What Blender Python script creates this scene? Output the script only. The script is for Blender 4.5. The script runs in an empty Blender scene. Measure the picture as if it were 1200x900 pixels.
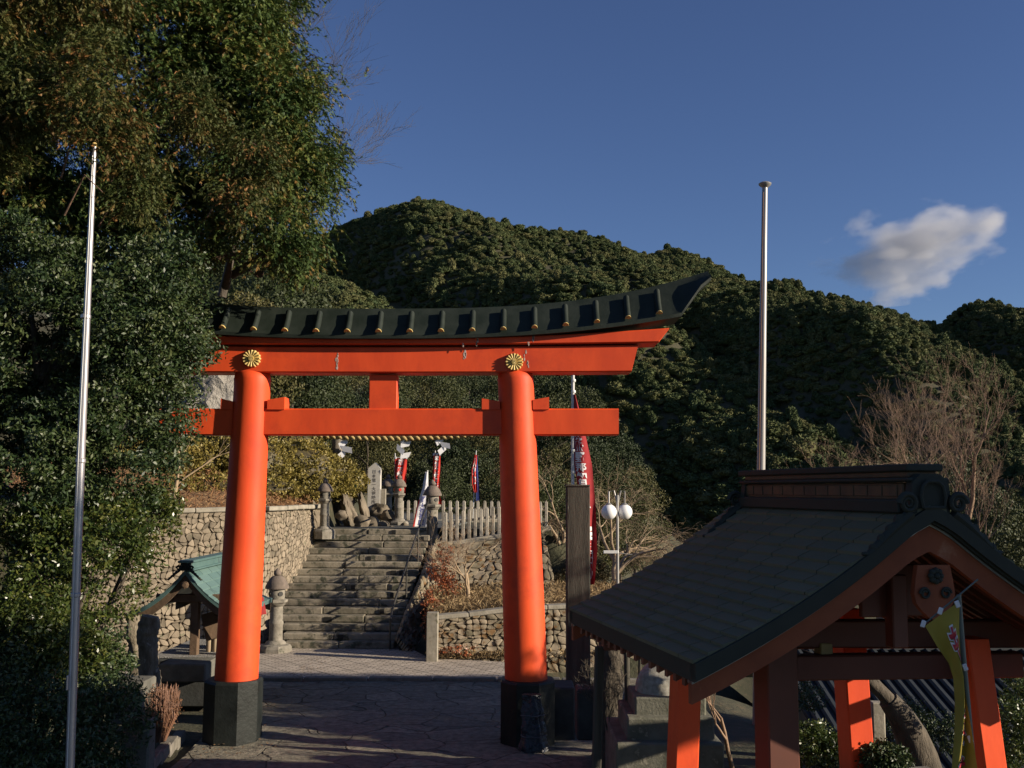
import bpy, bmesh, math, random
import numpy as np
from mathutils import Vector, Matrix, noise as mnoise
R = math.radians
sc = bpy.context.scene
COL = sc.collection
rng = np.random.default_rng(7)
random.seed(7)

# ------------------------------------------------------------------ camera
CAMZ, FPX = 3.3, 1200.0
PITCH, ROLL = math.atan(125 / 1200), R(0.3)
cam_d = bpy.data.cameras.new('camera')
cam_d.sensor_width = 36; cam_d.lens = 36; cam_d.clip_end = 20000; cam_d.clip_start = .05
cam = bpy.data.objects.new('camera', cam_d); COL.objects.link(cam)
Mc = Matrix.Rotation(R(90) + PITCH, 4, 'X') @ Matrix.Rotation(ROLL, 4, 'Z')
Mc.translation = (0, 0, CAMZ)
cam.matrix_world = Mc
sc.camera = cam
M3 = Mc.to_3x3()
def P(px, py, Y=None, z=None):
    """point at depth Y (or on the level z) seen at photo position (px, py)"""
    d = M3 @ Vector((px - 600, 450 - py, -FPX))
    t = (Y / d.y) if z is None else ((z - CAMZ) / d.z)
    return Vector((d.x * t, d.y * t, CAMZ + d.z * t))

# ------------------------------------------------------------------ objects
INV = {}
def empty(name, loc, rz=0.0):
    o = bpy.data.objects.new(name, None); COL.objects.link(o)
    o.location = loc; o.rotation_euler = (0, 0, rz)
    o.empty_display_size = .2
    INV[o.name] = (Matrix.Translation(Vector(loc)) @ Matrix.Rotation(rz, 4, 'Z')).inverted()
    return o
def tag(o, label=None, cat=None, group=None, kind=None):
    if label: o['label'] = label
    if cat: o['category'] = cat
    if group: o['group'] = group
    if kind: o['kind'] = kind
    return o
def thing(name, label, cat, loc=(0, 0, 0), rz=0.0, group=None):
    return tag(empty(name, loc, rz), label, cat, group)
def kids(o):
    return [c for c in bpy.data.objects if c.parent == o]
def dup(o, loc=None, rz=None, label=None, scale=None, parent=None):
    c = o.copy(); COL.objects.link(c)
    if parent is not None: c.parent = parent
    if loc is not None: c.location = loc
    if rz is not None: c.rotation_euler = (0, 0, rz)
    if scale is not None: c.scale = scale if hasattr(scale, '__len__') else (scale,) * 3
    if label: c['label'] = label
    for ch in kids(o): dup(ch, parent=c)
    return c

class MB:
    """collects geometry for ONE mesh object"""
    def __init__(s):
        s.v = []; s.f = []; s.t = []; s.n = 0; s.uv = {}
    def add(s, vs, fs, tint=0.0):
        b = s.n
        s.v.extend([tuple(v) for v in vs]); s.n += len(vs)
        for f in fs:
            s.f.append(tuple(i + b for i in f)); s.t.append(tint)
        return s
    def box(s, c, size, rot=None, bev=0.0, tint=0.0, taper=1.0):
        hx, hy, hz = size[0] / 2, size[1] / 2, size[2] / 2
        c = Vector(c); vs = []; fs = []
        b = min(bev, hx * .9, hy * .9, hz * .9)
        if b <= 0:
            for z in (-hz, hz):
                k = 1 if z < 0 else taper
                for (x, y) in ((-hx, -hy), (hx, -hy), (hx, hy), (-hx, hy)):
                    vs.append(Vector((x * k, y * k, z)))
            fs = [(3, 2, 1, 0), (4, 5, 6, 7), (0, 1, 5, 4), (1, 2, 6, 5), (2, 3, 7, 6), (3, 0, 4, 7)]
        else:
            rings = [(-hz, b), (-hz + b, 0), (hz - b, 0), (hz, b)]
            for (z, ins) in rings:
                k = 1 if z < 0 else taper
                X, Y = hx * k, hy * k
                i = ins
                for (x, y) in ((-X + b, -Y + i), (X - b, -Y + i), (X - i, -Y + b), (X - i, Y - b),
                               (X - b, Y - i), (-X + b, Y - i), (-X + i, Y - b), (-X + i, -Y + b)):
                    vs.append(Vector((x, y, z)))
            for r in range(3):
                for k in range(8):
                    a = r * 8 + k; d = r * 8 + (k + 1) % 8
                    fs.append((a, d, d + 8, a + 8))
            fs.append(tuple(range(7, -1, -1))); fs.append(tuple(range(24, 32)))
        if rot is not None: vs = [rot @ v for v in vs]
        return s.add([v + c for v in vs], fs, tint)
    def loft(s, rings, closed=True, caps=True, tint=0.0):
        n = len(rings[0]); vs = [v for r in rings for v in r]; fs = []
        for i in range(len(rings) - 1):
            for k in range(n if closed else n - 1):
                a = i * n + k; b = i * n + (k + 1) % n
                fs.append((a, b, b + n, a + n))
        if caps and closed:
            fs.append(tuple(range(n - 1, -1, -1)))
            fs.append(tuple(range((len(rings) - 1) * n, len(rings) * n)))
        return s.add(vs, fs, tint)
    def tube(s, pts, rad, seg=8, caps=True, tint=0.0):
        pts = [Vector(p) for p in pts]
        if not hasattr(rad, '__len__'): rad = [rad] * len(pts)
        rings = []; ref = None
        for i, p in enumerate(pts):
            d = (pts[min(i + 1, len(pts) - 1)] - pts[max(i - 1, 0)])
            if d.length < 1e-9: d = Vector((0, 0, 1))
            d.normalize()
            if ref is None:
                ref = Vector((1, 0, 0)) if abs(d.x) < .9 else Vector((0, 1, 0))
            u = (ref - d * ref.dot(d)).normalized(); w = d.cross(u); ref = u
            rings.append([p + (u * math.cos(2 * math.pi * k / seg) + w * math.sin(2 * math.pi * k / seg)) * rad[i] for k in range(seg)])
        return s.loft(rings, True, caps, tint)
    def lathe(s, prof, c=(0, 0, 0), seg=24, axis='Z', tint=0.0, rot=None, phase=0.0):
        c = Vector(c); rings = []
        for (r, z) in prof:
            ring = []
            for k in range(seg):
                a = 2 * math.pi * k / seg + phase
                v = Vector((r * math.cos(a), r * math.sin(a), z))
                if axis == 'Y': v = Vector((v.x, -z, v.y))
                if rot is not None: v = rot @ v
                ring.append(v + c)
            rings.append(ring)
        return s.loft(rings, True, True, tint)
    def poly(s, pts, thick_vec, tint=0.0):
        """flat outline given real thickness"""
        pts = [Vector(p) for p in pts]; t = Vector(thick_vec); n = len(pts)
        vs = pts + [p + t for p in pts]
        fs = [tuple(range(n)), tuple(range(2 * n - 1, n - 1, -1))]
        for k in range(n):
            a, b = k, (k + 1) % n
            fs.append((b, a, a + n, b + n))
        return s.add(vs, fs, tint)
    def rock(s, c, r, seed=0, sub=2, amp=.25, tint=0.0, squash=(1, 1, 1), freq=1.2, rot=None):
        vs, fs = ico(sub); c = Vector(c); out = []
        off = Vector((seed * 13.7, seed * 5.1, seed * 3.3))
        for v in vs:
            n = mnoise.noise(v * freq + off) + .5 * mnoise.noise(v * freq * 2.3 + off)
            q = Vector((v.x * squash[0], v.y * squash[1], v.z * squash[2])) * (r * (1 + amp * n))
            if rot is not None: q = rot @ q
            out.append(q + c)
        return s.add(out, fs, tint)
    def build(s, name, mat, parent=None, local=False, smooth=None, label=None):
        me = bpy.data.meshes.new(name)
        vs = np.array([tuple(v) for v in s.v], dtype=np.float64)
        if parent is not None and not local:
            m = np.array(INV[parent.name]); vs = vs @ m[:3, :3].T + m[:3, 3]
        me.from_pydata(vs.tolist(), [], s.f)
        if any(s.t):
            at = me.attributes.new('tint', 'FLOAT', 'FACE'); at.data.foreach_set('value', np.array(s.t, dtype=np.float32))
        bm = bmesh.new(); bm.from_mesh(me); bmesh.ops.recalc_face_normals(bm, faces=bm.faces)
        bm.to_mesh(me); bm.free()
        me.materials.append(mat)
        if smooth is not None:
            me.shade_smooth()
            if smooth < 180: me.set_sharp_from_angle(angle=R(smooth))
        o = bpy.data.objects.new(name, me); COL.objects.link(o)
        if parent is not None: o.parent = parent
        INV[o.name] = INV[parent.name] if parent is not None else Matrix.Identity(4)
        if label: o['label'] = label
        return o

_ico = {}
def ico(sub):
    if sub not in _ico:
        bm = bmesh.new(); bmesh.ops.create_icosphere(bm, subdivisions=sub, radius=1)
        bm.verts.ensure_lookup_table()
        _ico[sub] = ([v.co.copy() for v in bm.verts], [tuple(v.index for v in f.verts) for f in bm.faces]); bm.free()
    return _ico[sub]

def np_mesh(name, verts, faces, mat, parent=None, tint=None, local=False, smooth=False):
    """fast build of big all-quad or all-tri meshes from numpy arrays"""
    me = bpy.data.meshes.new(name)
    verts = np.asarray(verts, dtype=np.float64); faces = np.asarray(faces, dtype=np.int32)
    if parent is not None and not local:
        m = np.array(INV[parent.name]); verts = verts @ m[:3, :3].T + m[:3, 3]
    k = faces.shape[1]
    me.vertices.add(len(verts)); me.vertices.foreach_set('co', verts.astype(np.float32).ravel())
    me.loops.add(faces.size); me.loops.foreach_set('vertex_index', faces.ravel())
    me.polygons.add(len(faces)); me.polygons.foreach_set('loop_start', np.arange(0, faces.size, k, dtype=np.int32))
    me.update(calc_edges=True)
    if smooth: me.shade_smooth()
    if tint is not None:
        at = me.attributes.new('tint', 'FLOAT', 'FACE'); at.data.foreach_set('value', np.asarray(tint, dtype=np.float32))
    me.materials.append(mat)
    o = bpy.data.objects.new(name, me); COL.objects.link(o)
    if parent is not None: o.parent = parent
    INV[o.name] = INV[parent.name] if parent is not None else Matrix.Identity(4)
    return o

# ------------------------------------------------------------------ materials
def newmat(name):
    m = bpy.data.materials.new(name); m.use_nodes = True
    nt = m.node_tree; b = nt.nodes['Principled BSDF']
    return m, nt, b
def N(nt, typ, **kw):
    n = nt.nodes.new(typ)
    for k, v in kw.items():
        if k in n.inputs.keys(): n.inputs[k].default_value = v
        else: setattr(n, k, v)
    return n
def c4(c): return (c[0], c[1], c[2], 1)
def mixc(nt, fac, a, b, blend='MIX'):
    n = nt.nodes.new('ShaderNodeMix'); n.data_type = 'RGBA'; n.blend_type = blend
    for sock, val in ((n.inputs[0], fac), (n.inputs[6], a), (n.inputs[7], b)):
        if hasattr(val, 'links') or isinstance(val, bpy.types.NodeSocket): nt.links.new(val, sock)
        elif isinstance(val, (int, float)): sock.default_value = val
        else: sock.default_value = c4(val)
    return n.outputs[2]
def rampf(nt, inp, lo, hi):
    n = nt.nodes.new('ShaderNodeMapRange'); n.inputs[1].default_value = lo; n.inputs[2].default_value = hi
    nt.links.new(inp, n.inputs[0]); return n.outputs[0]
def surf(name, c1, c2=None, scale=3.0, rough=.6, bump=0.0, bscale=30.0, stretch=(1, 1, 1), metal=0.0, spec=.5,
         tint=None, spots=None, spot_scale=8.0, spot_lo=.62, bdist=.01, coat=0.0, lo=.35, hi=.65, rvar=0.12, grime=None):
    m, nt, b = newmat(name)
    tc = N(nt, 'ShaderNodeTexCoord'); mp = N(nt, 'ShaderNodeMapping')
    mp.inputs['Scale'].default_value = stretch
    nt.links.new(tc.outputs['Object'], mp.inputs[0])
    n1 = N(nt, 'ShaderNodeTexNoise', Scale=scale, Detail=6.0, Roughness=.6); nt.links.new(mp.outputs[0], n1.inputs['Vector'])
    col = mixc(nt, rampf(nt, n1.outputs[0], lo, hi), c1, c2 if c2 else tuple(x * .75 for x in c1))
    if tint is not None:
        at = N(nt, 'ShaderNodeAttribute', attribute_name='tint')
        col = mixc(nt, at.outputs['Fac'], col, tint)
    if spots is not None:
        n2 = N(nt, 'ShaderNodeTexNoise', Scale=spot_scale, Detail=8.0, Roughness=.65); nt.links.new(mp.outputs[0], n2.inputs['Vector'])
        col = mixc(nt, rampf(nt, n2.outputs[0], spot_lo, spot_lo + .08), col, spots)
    if grime is not None:
        n4 = N(nt, 'ShaderNodeTexNoise', Scale=1.3, Detail=8.0, Roughness=.7); nt.links.new(tc.outputs['Object'], n4.inputs['Vector'])
        col = mixc(nt, rampf(nt, n4.outputs[0], .5, .75), col, grime)
    nt.links.new(col, b.inputs['Base Color'])
    rr = N(nt, 'ShaderNodeMapRange'); rr.inputs[3].default_value = max(.03, rough - rvar); rr.inputs[4].default_value = min(1, rough + rvar)
    nt.links.new(n1.outputs[0], rr.inputs[0]); nt.links.new(rr.outputs[0], b.inputs['Roughness'])
    b.inputs['Metallic'].default_value = metal
    b.inputs['Specular IOR Level'].default_value = spec
    if coat: b.inputs['Coat Weight'].default_value = coat; b.inputs['Coat Roughness'].default_value = .15
    if bump:
        n3 = N(nt, 'ShaderNodeTexNoise', Scale=bscale, Detail=5.0, Roughness=.6); nt.links.new(mp.outputs[0], n3.inputs['Vector'])
        bp = N(nt, 'ShaderNodeBump', Strength=bump, Distance=bdist); nt.links.new(n3.outputs[0], bp.inputs['Height'])
        nt.links.new(bp.outputs[0], b.inputs['Normal'])
    return m
def leafmat(name, c1, c2, c3, rough=.45, trans=.25, spec=.5, rnd=False):
    """c1..c2 by the leaf's own tint 0..0.5..1 (c3 at 1)"""
    m, nt, b = newmat(name)
    if rnd:
        oi = N(nt, 'ShaderNodeObjectInfo'); at = N(nt, 'ShaderNodeAttribute', attribute_name='tint')
        ad = N(nt, 'ShaderNodeMath', operation='MULTIPLY_ADD'); nt.links.new(oi.outputs['Random'], ad.inputs[0]); ad.inputs[1].default_value = .75
        ml = N(nt, 'ShaderNodeMath', operation='MULTIPLY'); nt.links.new(at.outputs['Fac'], ml.inputs[0]); ml.inputs[1].default_value = .3
        nt.links.new(ml.outputs[0], ad.inputs[2]); fac = ad.outputs[0]
    else:
        at = N(nt, 'ShaderNodeAttribute', attribute_name='tint'); fac = at.outputs['Fac']
    cr = N(nt, 'ShaderNodeValToRGB'); e = cr.color_ramp.elements
    e[0].color = c4(c1); e[1].color = c4(c3); mid = e.new(.5); mid.color = c4(c2)
    nt.links.new(fac, cr.inputs[0]); nt.links.new(cr.outputs[0], b.inputs['Base Color'])
    b.inputs['Roughness'].default_value = rough; b.inputs['Specular IOR Level'].default_value = spec
    if trans:
        tr = N(nt, 'ShaderNodeBsdfTranslucent'); nt.links.new(cr.outputs[0], tr.inputs[0])
        mx = N(nt, 'ShaderNodeMixShader', Fac=trans); nt.links.new(b.outputs[0], mx.inputs[1]); nt.links.new(tr.outputs[0], mx.inputs[2])
        nt.links.new(mx.outputs[0], nt.nodes['Material Output'].inputs[0])
    return m
# ------------------------------------------------------------------ light
SUN_AZ, SUN_EL = 106.0, 18.0      # azimuth from +Y towards +X
w = bpy.data.worlds.new('World'); sc.world = w; w.use_nodes = True
wn = w.node_tree; sky = wn.nodes.new('ShaderNodeTexSky'); sky.sky_type = 'NISHITA'; sky.sun_disc = False
sky.sun_elevation = R(SUN_EL); sky.sun_rotation = R(SUN_AZ); sky.altitude = 900
sky.air_density = 1.0; sky.dust_density = .1; sky.ozone_density = 4.6
bg = wn.nodes['Background']; hs = wn.nodes.new('ShaderNodeHueSaturation'); hs.inputs['Hue'].default_value = .512; hs.inputs['Saturation'].default_value = 1.0; wn.links.new(sky.outputs[0], hs.inputs['Color']); wn.links.new(hs.outputs[0], bg.inputs[0]); bg.inputs[1].default_value = .057
sun_d = bpy.data.lights.new('sun', 'SUN'); sun_d.energy = 4.7; sun_d.angle = R(.5); sun_d.color = (1.0, .86, .68)
sun = bpy.data.objects.new('sun', sun_d); COL.objects.link(sun)
sv = Vector((math.sin(R(SUN_AZ)) * math.cos(R(SUN_EL)), math.cos(R(SUN_AZ)) * math.cos(R(SUN_EL)), math.sin(R(SUN_EL))))
sun.rotation_euler = sv.to_track_quat('Z', 'Y').to_euler()
sun.location = (30, -20, 30)
sc.render.engine = 'CYCLES'
sc.view_settings.view_transform = 'Standard'; sc.view_settings.look = 'None'
sc.view_settings.exposure = 0.75; sc.view_settings.gamma = 1.0; sc.view_settings.use_curve_mapping = False
sc.cycles.max_bounces = 6; sc.cycles.diffuse_bounces = 2; sc.cycles.glossy_bounces = 2; sc.cycles.transmission_bounces = 3
sc.cycles.transparent_max_bounces = 8; sc.cycles.volume_bounces = 3; sc.cycles.caustics_reflective = False; sc.cycles.caustics_refractive = False
sc.cycles.use_denoising = True

# ------------------------------------------------------------------ numpy noise
_perm = np.random.default_rng(3).random((256, 256))
def vnoise(x, y):
    xi = np.floor(x).astype(int); yi = np.floor(y).astype(int); fx = x - xi; fy = y - yi
    fx = fx * fx * (3 - 2 * fx); fy = fy * fy * (3 - 2 * fy)
    g = lambda a, b: _perm[a % 256, b % 256]
    return (g(xi, yi) * (1 - fx) + g(xi + 1, yi) * fx) * (1 - fy) + (g(xi, yi + 1) * (1 - fx) + g(xi + 1, yi + 1) * fx) * fy
def fbm(x, y, o=4):
    s = 0; a = .5
    for i in range(o):
        s = s + a * (vnoise(x + 17.3 * i, y - 9.1 * i) - .5); x = x * 2.03; y = y * 2.03; a *= .5
    return s

# ------------------------------------------------------------------ hills
LAYERS = [  # name, depth, crest in photo pixels, slope, spur amp, spur length, phase, slant, tree height
 ('A', 520, [(-400, 350), (-100, 330), (100, 322), (270, 308), (340, 290), (380, 277), (430, 260), (480, 247), (520, 242), (555, 252), (600, 267), (650, 270), (690, 279), (730, 294), (760, 305), (800, 320), (850, 345), (900, 390), (1000, 490), (1200, 600), (1500, 640)], .46, 50, 118, 0, .55),
 ('B', 385, [(-300, 700), (600, 660), (690, 560), (740, 490), (780, 420), (808, 372), (830, 356), (860, 343), (890, 333), (915, 328), (935, 335), (970, 355), (1010, 375), (1060, 396), (1120, 412), (1200, 440), (1350, 500), (1600, 560)], .46, 31, 88, 20, .5),
 ('C', 950, [(-300, 420), (600, 400), (700, 335), (770, 299), (790, 295), (830, 309), (870, 330), (940, 352), (985, 350), (1020, 359), (1080, 382), (1105, 384), (1125, 366), (1145, 357), (1170, 360), (1200, 373), (1300, 402), (1600, 460)], .42, 25, 150, 60, .4),
 ('D', 175, [(-300, 330), (100, 370), (200, 385), (300, 412), (400, 440), (500, 452), (600, 462), (660, 490), (720, 545), (760, 600), (800, 640), (1200, 700), (1600, 700)], .42, 4, 40, 10, .3),
]
def hill_z(x, y, which=False):
    best = np.full(np.shape(x), -30.0); idx = np.full(np.shape(x), -1)
    for li, (nm, Y0, pts, slope, amp, L, ph, sl) in enumerate(LAYERS):
        wx = np.array([P(px, py, Y0).x for px, py in pts]); wz = np.array([P(px, py, Y0).z for px, py in pts])
        cz = np.interp(x, wx, wz)
        yc = Y0 + 30 * (Y0 / 520) * np.sin(x / (Y0 * .17) + li) * 0
        d = yc - y
        t = x - sl * d + 14 * (Y0 / 520) * fbm(x / 60, y / 60, 3) - ph
        ridge = np.abs(np.sin(np.pi * t / (L * 1.0)))
        fall = np.clip(np.abs(d) / (Y0 * .12), 0, 1)
        fall2 = np.clip(np.abs(d) / (Y0 * .19), 0.05, 1)
        z = cz - slope * np.abs(d) * (1 + .0 * fall) + amp * (ridge - .75) * fall2 + fbm(x / 45, y / 45, 4) * amp * .55 * fall
        better = z > best
        best = np.where(better, z, best); idx = np.where(better, li, idx)
    return (best, idx) if which else best

def sstep(a, b, v):
    t = np.clip((v - a) / (b - a), 0, 1); return t * t * (3 - 2 * t)
def near_z(x, y):
    z = np.full(np.shape(x), -0.06)
    rough = fbm(x / 1.5, y / 1.5, 3)
    # terrace above the stairs
    ter = sstep(26.3, 26.55, y) * sstep(1.9, 1.3, x)
    z = z + (2.29 + .06) * ter
    # earth bank behind the retaining wall, left of the stairs
    xe = np.interp(y, [20.5, 21.7, 23.2, 24.3, 27.2, 27.6], [-7.8, -6.6, -5.25, -4.95, -4.75, -12.0])
    yw = np.interp(x, [-30, -9.5, -7.3, -5.35, -5.1, -4.9, -4.78, -4.7], [14, 20.4, 21.2, 22.55, 23.4, 24.6, 26.3, 40])
    bank = sstep(.45, .9, y - yw) * sstep(28.5, 27.2, y) + sstep(28.4, 28.5, y) * sstep(-5.6, -6.4, x)
    bank = np.clip(bank, 0, 1)
    bz = 2.62 + np.clip((xe - x) * .10, 0, .9) + np.clip((y - 23) * .10, 0, .6)
    z = np.where(bank > 0, z + (bz - z) * bank, z)
    # ground rises gently under the left trees
    lft = sstep(-5.2, -7.5, x) * sstep(18.5, 16.0, y) * sstep(7.0, 9.0, y)
    z = z + lft * (.5 + np.clip(-5.5 - x, 0, 10) * .25 + rough * .5)
    # bank between the two right hand walls
    mid = sstep(-2.05, -1.6, x) * sstep(21.6, 22.0, y) * sstep(26.4, 26.0, y) * sstep(3.6, 3.0, x)
    z = z + mid * (.55 + (y - 20.6) * .10 + rough * .2)
    z = z - .42 * sstep(-1.2, 1.6, x) * sstep(17.5, 20.2, y) * sstep(21.5, 20.9, y)
    # the ground drops away on the right
    dr = sstep(3.0, 7.5, x) * sstep(12.0, 17.0, y)
    z = z - dr * (1.2 + np.clip(x - 4, 0, 20) * .18 + np.clip(y - 14, 0, 80) * .12)
    dr2 = sstep(1.6, 4.5, x) * sstep(21.0, 28.0, y)
    z = z - dr2 * 1.6 * (1 - 0 * x)
    z = z + rough * .06
    return z
def ground_z(x, y):
    x = np.asarray(x, float); y = np.asarray(y, float)
    a = near_z(x, y); h = hill_z(x, y)
    k = sstep(45, 75, y)
    far = np.maximum(h, -30)
    out = a * (1 - k) + far * k
    return np.where(y < 45, a, out)

xs = np.unique(np.concatenate([np.arange(-14, 10, .2), np.arange(-60, 60, 2.0), np.arange(-300, 300, 6.0), np.arange(-700, 1100, 14.0)]))
ys = np.unique(np.concatenate([np.arange(-6, 30, .2), np.arange(30, 90, 1.5), np.arange(90, 420, 5.0), np.arange(420, 760, 8.0), np.arange(760, 1500, 25.0), np.array([-60., -30., -15., 2200.])]))
GX, GY = np.meshgrid(xs, ys)
GZ = ground_z(GX, GY)
GZ[ys > 1450, :] = -30
verts = np.stack([GX.ravel(), GY.ravel(), GZ.ravel()], 1)
nx, ny = len(xs), len(ys)
i = (np.arange(ny - 1)[:, None] * nx + np.arange(nx - 1)[None, :]).ravel()
faces = np.stack([i, i + 1, i + 1 + nx, i + nx], 1)
m_ground = surf('earth_ground', (.060, .055, .030), (.036, .040, .018), scale=.9, rough=.95, bump=.8, bscale=9, spots=(.085, .068, .036), spot_scale=3, spot_lo=.55, bdist=.05)
tag(np_mesh('ground', verts, faces, m_ground, smooth=True), kind='structure')

# wooded cover of the far hills: countless trees
def crown_proto(seed, nb=11, leaves=2200):
    r = np.random.default_rng(seed); V = []; F = []; T = []; n = 0
    vs, fs = ico(2); vs = np.array([tuple(v) for v in vs]); fs = np.array(fs)
    # uneven core lumps
    for b in range(nb):
        a = r.uniform(0, 2 * np.pi); rad = r.uniform(0, .55) if b else 0
        c = np.array([np.cos(a) * rad, np.sin(a) * rad, r.uniform(.25, .95) - rad * .45]); s = r.uniform(.26, .46)
        nz = np.array([mnoise.noise(Vector(v) * 1.9 + Vector((b * 3.1 + seed, 0, 0))) for v in vs])
        q = vs * (s * (1 + .45 * nz))[:, None] * np.array([1, 1, .85]) + c
        V.append(q); F.append(fs + n); T.append(np.full(len(fs), r.uniform(0, .6))); n += len(q)
        k = leaves // nb
        d = r.normal(size=(k, 3)); d /= np.linalg.norm(d, axis=1)[:, None]; d[:, 2] = np.where(d[:, 2] < -.3, -d[:, 2], d[:, 2])
        cc = c + d * s * r.uniform(.85, 1.35, (k, 1)) * np.array([1, 1, .85])
        u = r.normal(size=(k, 3)) * .06; w_ = r.normal(size=(k, 3)) * .06
        tri = np.stack([cc + u, cc - u * .5 + w_, cc - u * .5 - w_], 1).reshape(-1, 3)
        V.append(tri); F.append(np.arange(3 * k).reshape(-1, 3) + n); T.append(r.uniform(0, 1, k)); n += 3 * k
    return np.concatenate(V), np.concatenate(F), np.concatenate(T)
m_forest = leafmat('forest_leaves', (.040, .064, .026), (.078, .098, .035), (.140, .132, .054), rough=.8, trans=.0, spec=.25, rnd=True)
def forest(name, layer_ids, step_of, protos, label):
    pts = []; scl = []; kind = []
    for li in layer_ids:
        nm, Y0 = LAYERS[li][:2]; st, r0, r1, y0, y1 = step_of[li]
        X, Y = np.meshgrid(np.arange(-.62 * Y0 - 40, .68 * Y0 + 40, st), np.arange(y0, y1, st))
        X = (X + rng.uniform(-.5, .5, X.shape) * st).ravel(); Y = (Y + rng.uniform(-.5, .5, Y.shape) * st).ravel()
        z, idx = hill_z(X, Y, True)
        px = 600 + 1200 * X / Y
        ok = (idx == li) & (px > -160) & (px < 1400) & (z > -28)
        X, Y, z = X[ok], Y[ok], z[ok]
        pts.append(np.stack([X, Y, z - .4], 1))
        patch = .6 + .8 * vnoise(X / 18 + 5, Y / 18) ** 1.0
        scl.append((r0 + (r1 - r0) * rng.uniform(0, 1, len(X)) ** 1.7 * 1.25) * patch * np.where(rng.random(len(X)) < .03, 1.35, 1)); kind.append(rng.integers(0, len(protos), len(X)))
    pts = np.concatenate(pts); scl = np.concatenate(scl); kind = np.concatenate(kind)
    me = bpy.data.meshes.new(name); me.vertices.add(len(pts)); me.vertices.foreach_set('co', pts.astype(np.float32).ravel())
    a = me.attributes.new('siz', 'FLOAT', 'POINT'); a.data.foreach_set('value', scl.astype(np.float32))
    a = me.attributes.new('rot', 'FLOAT_VECTOR', 'POINT')
    rv = np.stack([rng.uniform(-.12, .12, len(pts)), rng.uniform(-.12, .12, len(pts)), rng.uniform(0, 6.28, len(pts))], 1)
    a.data.foreach_set('vector', rv.astype(np.float32).ravel())
    a = me.attributes.new('kindi', 'INT', 'POINT'); a.data.foreach_set('value', kind.astype(np.int32))
    me.materials.append(m_forest)
    o = bpy.data.objects.new(name, me); COL.objects.link(o)
    ng = bpy.data.node_groups.new(name + '_scatter', 'GeometryNodeTree')
    ng.interface.new_socket('Geometry', in_out='INPUT', socket_type='NodeSocketGeometry')
    ng.interface.new_socket('Geometry', in_out='OUTPUT', socket_type='NodeSocketGeometry')
    gi = ng.nodes.new('NodeGroupInput'); go = ng.nodes.new('NodeGroupOutput'); jn = ng.nodes.new('GeometryNodeJoinGeometry')
    def na(nm, ty):
        q = ng.nodes.new('GeometryNodeInputNamedAttribute'); q.data_type = ty; q.inputs[0].default_value = nm; return q.outputs[0]
    for k, pr in enumerate(protos):
        ip = ng.nodes.new('GeometryNodeInstanceOnPoints'); ng.links.new(gi.outputs[0], ip.inputs['Points'])
        oi = ng.nodes.new('GeometryNodeObjectInfo'); oi.inputs['Object'].default_value = pr; oi.inputs['As Instance'].default_value = True
        ng.links.new(oi.outputs['Geometry'], ip.inputs['Instance'])
        cmpn = ng.nodes.new('FunctionNodeCompare'); cmpn.data_type = 'INT'; cmpn.operation = 'EQUAL'
        ng.links.new(na('kindi', 'INT'), cmpn.inputs[2]); cmpn.inputs[3].default_value = k
        ng.links.new(cmpn.outputs[0], ip.inputs['Selection'])
        ng.links.new(na('rot', 'FLOAT_VECTOR'), ip.inputs['Rotation']); ng.links.new(na('siz', 'FLOAT'), ip.inputs['Scale'])
        ng.links.new(ip.outputs[0], jn.inputs[0])
    ng.links.new(jn.outputs[0], go.inputs[0])
    md = o.modifiers.new('scatter', 'NODES'); md.node_group = ng
    tag(o, label, 'forest', kind='stuff')
    return o
PROTO = []
for k in range(5):
    v, f, t = crown_proto(k + 1, leaves=2200)
    v = v * (np.array([.8, .8, 1.15]) if k == 4 else np.array([1.05, 1.05, .72]))
    po = np_mesh('tree_crown_shape', v, f, m_forest, tint=t)
    COL.objects.unlink(po); PROTO.append(po)
forest('hill_forest', [0, 1, 2], {0: (2.7, 2.1, 3.5, 230, 560), 1: (2.0, 1.45, 2.6, 130, 420), 2: (5.2, 3.4, 5.8, 650, 1000)}, PROTO,
       'dark evergreen forest covering the far hillsides under the blue sky')
# ------------------------------------------------------------------ materials in use
m_verm = surf('vermilion_paint', (.82, .096, .023), (.64, .064, .016), scale=1.9, rough=.54, bump=.15, bscale=14, spots=(.42, .05, .02), spot_scale=5, spot_lo=.71, spec=.3, stretch=(1, 1, .35), grime=(.50, .05, .02))
m_black = surf('black_paint', (.014, .020, .015), (.024, .031, .025), scale=4, spec=.22, rough=.55, bump=.25, bscale=30, spots=(.11, .13, .13), spot_scale=11, spot_lo=.70)
m_gold = surf('gilded_metal', (.70, .52, .20), (.55, .40, .13), scale=20, rough=.5, metal=.15)
m_white = surf('white_paint', (.78, .78, .75), (.62, .62, .58), scale=6, rough=.5)
m_stonebase = surf('black_lacquered_stone', (.010, .012, .011), (.020, .024, .022), scale=3, rough=.5, bump=.5, bscale=20, spots=(.10, .11, .10), spot_scale=7, spot_lo=.72, spec=.25)
m_rope = surf('straw_rope', (.50, .36, .14), (.36, .25, .09), scale=40, rough=.8, bump=.6, bscale=90)
m_paper = surf('white_paper', (.80, .80, .80), (.74, .74, .76), scale=5, rough=.8)
m_wax = surf('peeled_paint', (.62, .52, .48), (.40, .25, .18), scale=30, rough=.9)

YT = 14.0
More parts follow.
